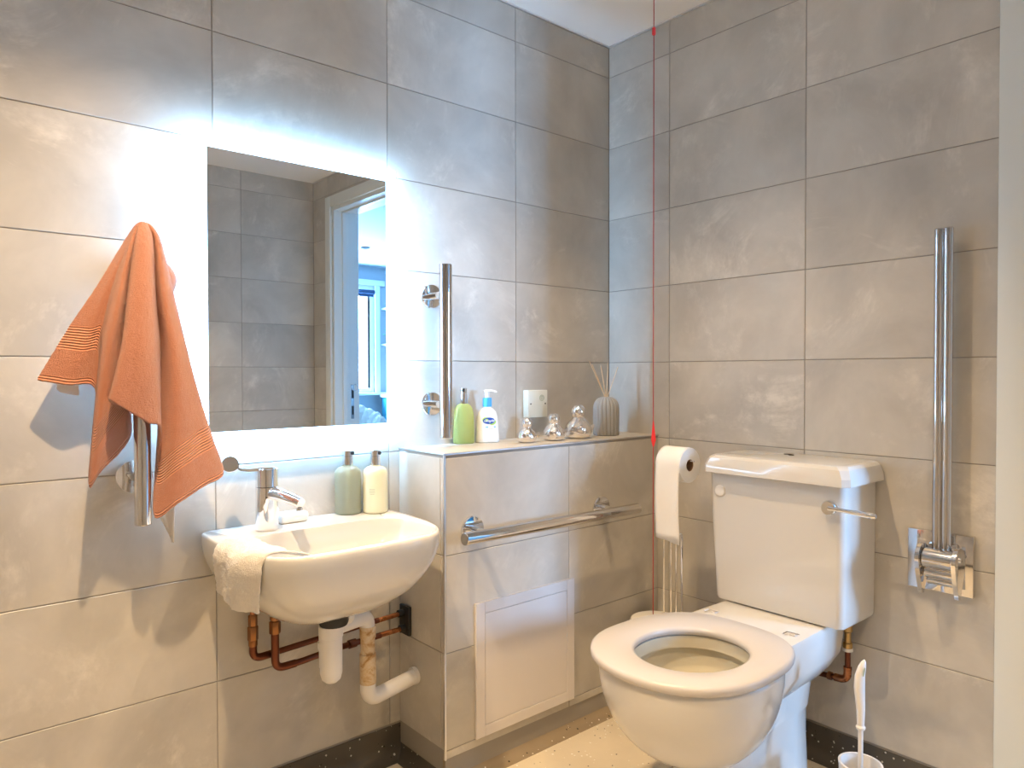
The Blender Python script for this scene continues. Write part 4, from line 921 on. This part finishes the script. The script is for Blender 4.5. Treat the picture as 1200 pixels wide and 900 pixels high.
# toilet brush
bx_, by_ = -0.315, -1.190
t = thing('toilet_brush', 'white toilet brush standing in its white holder right of the toilet', 'toilet brush', (bx_, by_, 0))
MB().lathe([(0.045, 0.0), (0.052, 0.004), (0.054, 0.19), (0.056, 0.205), (0.050, 0.205), (0.048, 0.19), (0.046, 0.012), (0, 0.012)], (bx_, by_, 0.0003), seg=36).build('holder', M['plastic'], t, angle=60)
MB().tube([(bx_, by_, 0.06), (bx_, by_, 0.30)], 0.0065, 14).build('rod', M['plastic'], t)
fl = []
for z, hw, ht, dx in ((0.298, 0.0115, 0.0115, 0), (0.304, 0.0125, 0.0125, 0), (0.309, 0.009, 0.009, 0), (0.35, 0.011, 0.010, 0.0), (0.41, 0.0145, 0.0105, -0.004), (0.445, 0.0135, 0.010, -0.003), (0.470, 0.010, 0.009, 0.003), (0.482, 0.006, 0.006, 0.007), (0.487, 0.002, 0.002, 0.009)):
    c = Vector((bx_, by_, z)) + _r0*dx
    fl.append([c + _r0*hw*math.cos(2*PI*k/16) + Vector((_r0.y, -_r0.x, 0))*ht*math.sin(2*PI*k/16) for k in range(16)])
MB().rings(fl).build('handle', M['plastic'], t)
slot = [Vector((bx_, by_, 0.459))+_r0*(0.002+a_)+Vector((0, 0, b_*1.0))-_d*0.0105 for a_, b_ in ((-0.0030, -0.012), (0.000, -0.014), (0.0035, 0.0), (0.0045, 0.010), (0.002, 0.011), (-0.002, 0.002))]
MB().prism(slot, -_d*0.0006).build('hanging_slot', M['greyprint'], t, smooth=False)
MB().lathe([(0.012, 0.03), (0.036, 0.04), (0.038, 0.10), (0.012, 0.115)], (bx_, by_, 0), seg=24).build('bristle_head', M['plastic'], t)

# toilet roll stand with roll
sxp = at(778.3, 600, 0, -0.250); SX, SY = -0.250, sxp.y
ry0, ry1 = SY-0.005, at(806.5, 600, 0, -0.262+0.0).y
zr = at(819, 541, 1, -0.55).z
t = thing('toilet_roll_stand', 'slim chrome floor stand for toilet rolls left of the cistern', 'stand', (SX, SY-0.06, 0))
MB().lathe([(0.0, 0.0003), (0.062, 0.0003), (0.064, 0.004), (0.060, 0.010), (0.0, 0.012)], (SX, SY-0.05, 0), seg=40).build('base', M['chrome'], t)
ztop = zr+0.052
MB().tube(bend([(SX, SY, 0.01), (SX, SY, ztop), (SX, SY-0.03, ztop+0.0), (SX, SY-0.03, zr+0.014), (SX, SY-0.125, zr+0.014)], 0.012, 6), 0.0032, 10).build('pole', M['chrome'], t)
for k, yy in enumerate((SY-0.030, SY-0.052, SY-0.075)):
    MB().tube([(SX, yy, 0.01), (SX, yy, ZF-0.60)], 0.0038, 10).build('storage_rod', M['chrome'], t)
MB().tube([(SX, SY-0.030, ZF-0.60), (SX, SY-0.075, ZF-0.60)], 0.0038, 10).build('top_bar', M['chrome'], t)
Ro = 0.060; yl, yr_ = SY-0.008, SY-0.108
t = thing('toilet_roll', 'white toilet roll with loose sheets hanging, on the chrome stand', 'toilet roll', (SX, (yl+yr_)/2, zr-0.06))
MB().rings([[ (SX+rr*math.cos(2*PI*k/48), yy, zr+rr*math.sin(2*PI*k/48)) for k in range(48)] for rr, yy in ((0.0205, yl), (Ro-0.001, yl), (Ro, yl-0.002), (Ro, yr_+0.002), (Ro-0.001, yr_), (0.0205, yr_), (0.0205, yl))], cap0=False, cap1=False).build('roll', M['tissue'], t)
MB().rings([[ (SX+rr*math.cos(2*PI*k/32), yy, zr+rr*math.sin(2*PI*k/32)) for k in range(32)] for rr, yy in ((0.0204, yl-0.001), (0.0204, yr_+0.001), (0.019, yr_+0.001), (0.019, yl-0.001), (0.0204, yl-0.001))], cap0=False, cap1=False).build('cardboard_core', M['card'], t)
rows = []
zend = at(790, 633, 0, SX-Ro).z
for i in range(21):
    if i < 7: a = PI/2+PI/2*i/6; x_, z_ = SX+(Ro+0.0012)*math.cos(a), zr+(Ro+0.0012)*math.sin(a)
    else: k = (i-6)/14; x_, z_ = SX-Ro-0.0012-0.004*math.sin(k*2.5), zr-(zr-zend)*k
    rows.append([(x_+0.0015*math.sin(u_*6+i*0.4), yl-0.001+(yr_-yl+0.002)*u_-0.003*max(0, i-6)/14, z_-(0.012*u_+0.002*math.sin(9*u_))*(1 if i == 20 else 0)) for u_ in [k/8 for k in range(9)]])
o = MB().grid(rows).build('hanging_sheet', M['tissue'], t, angle=180); m_ = o.modifiers.new('th', 'SOLIDIFY'); m_.thickness = 0.0008
# sheet perforation line
# white pedal bin in the corner
cx_, cy_ = -0.152, -0.372; rb = 0.098
t = thing('waste_bin', 'white round waste bin standing in the corner behind the toilet', 'bin', (cx_, cy_, 0))
MB().lathe([(rb*0.88, 0.0003), (rb*0.92, 0.01), (rb, 0.315), (0, 0.315)], (cx_, cy_, 0), seg=40).build('body', M['plastic'], t)
MB().lathe([(rb+0.002, 0.317), (rb+0.003, 0.333), (rb-0.004, 0.347), (rb*0.7, 0.353), (0, 0.356)], (cx_, cy_, 0), seg=40).build('bin_lid', M['plastic'], t)
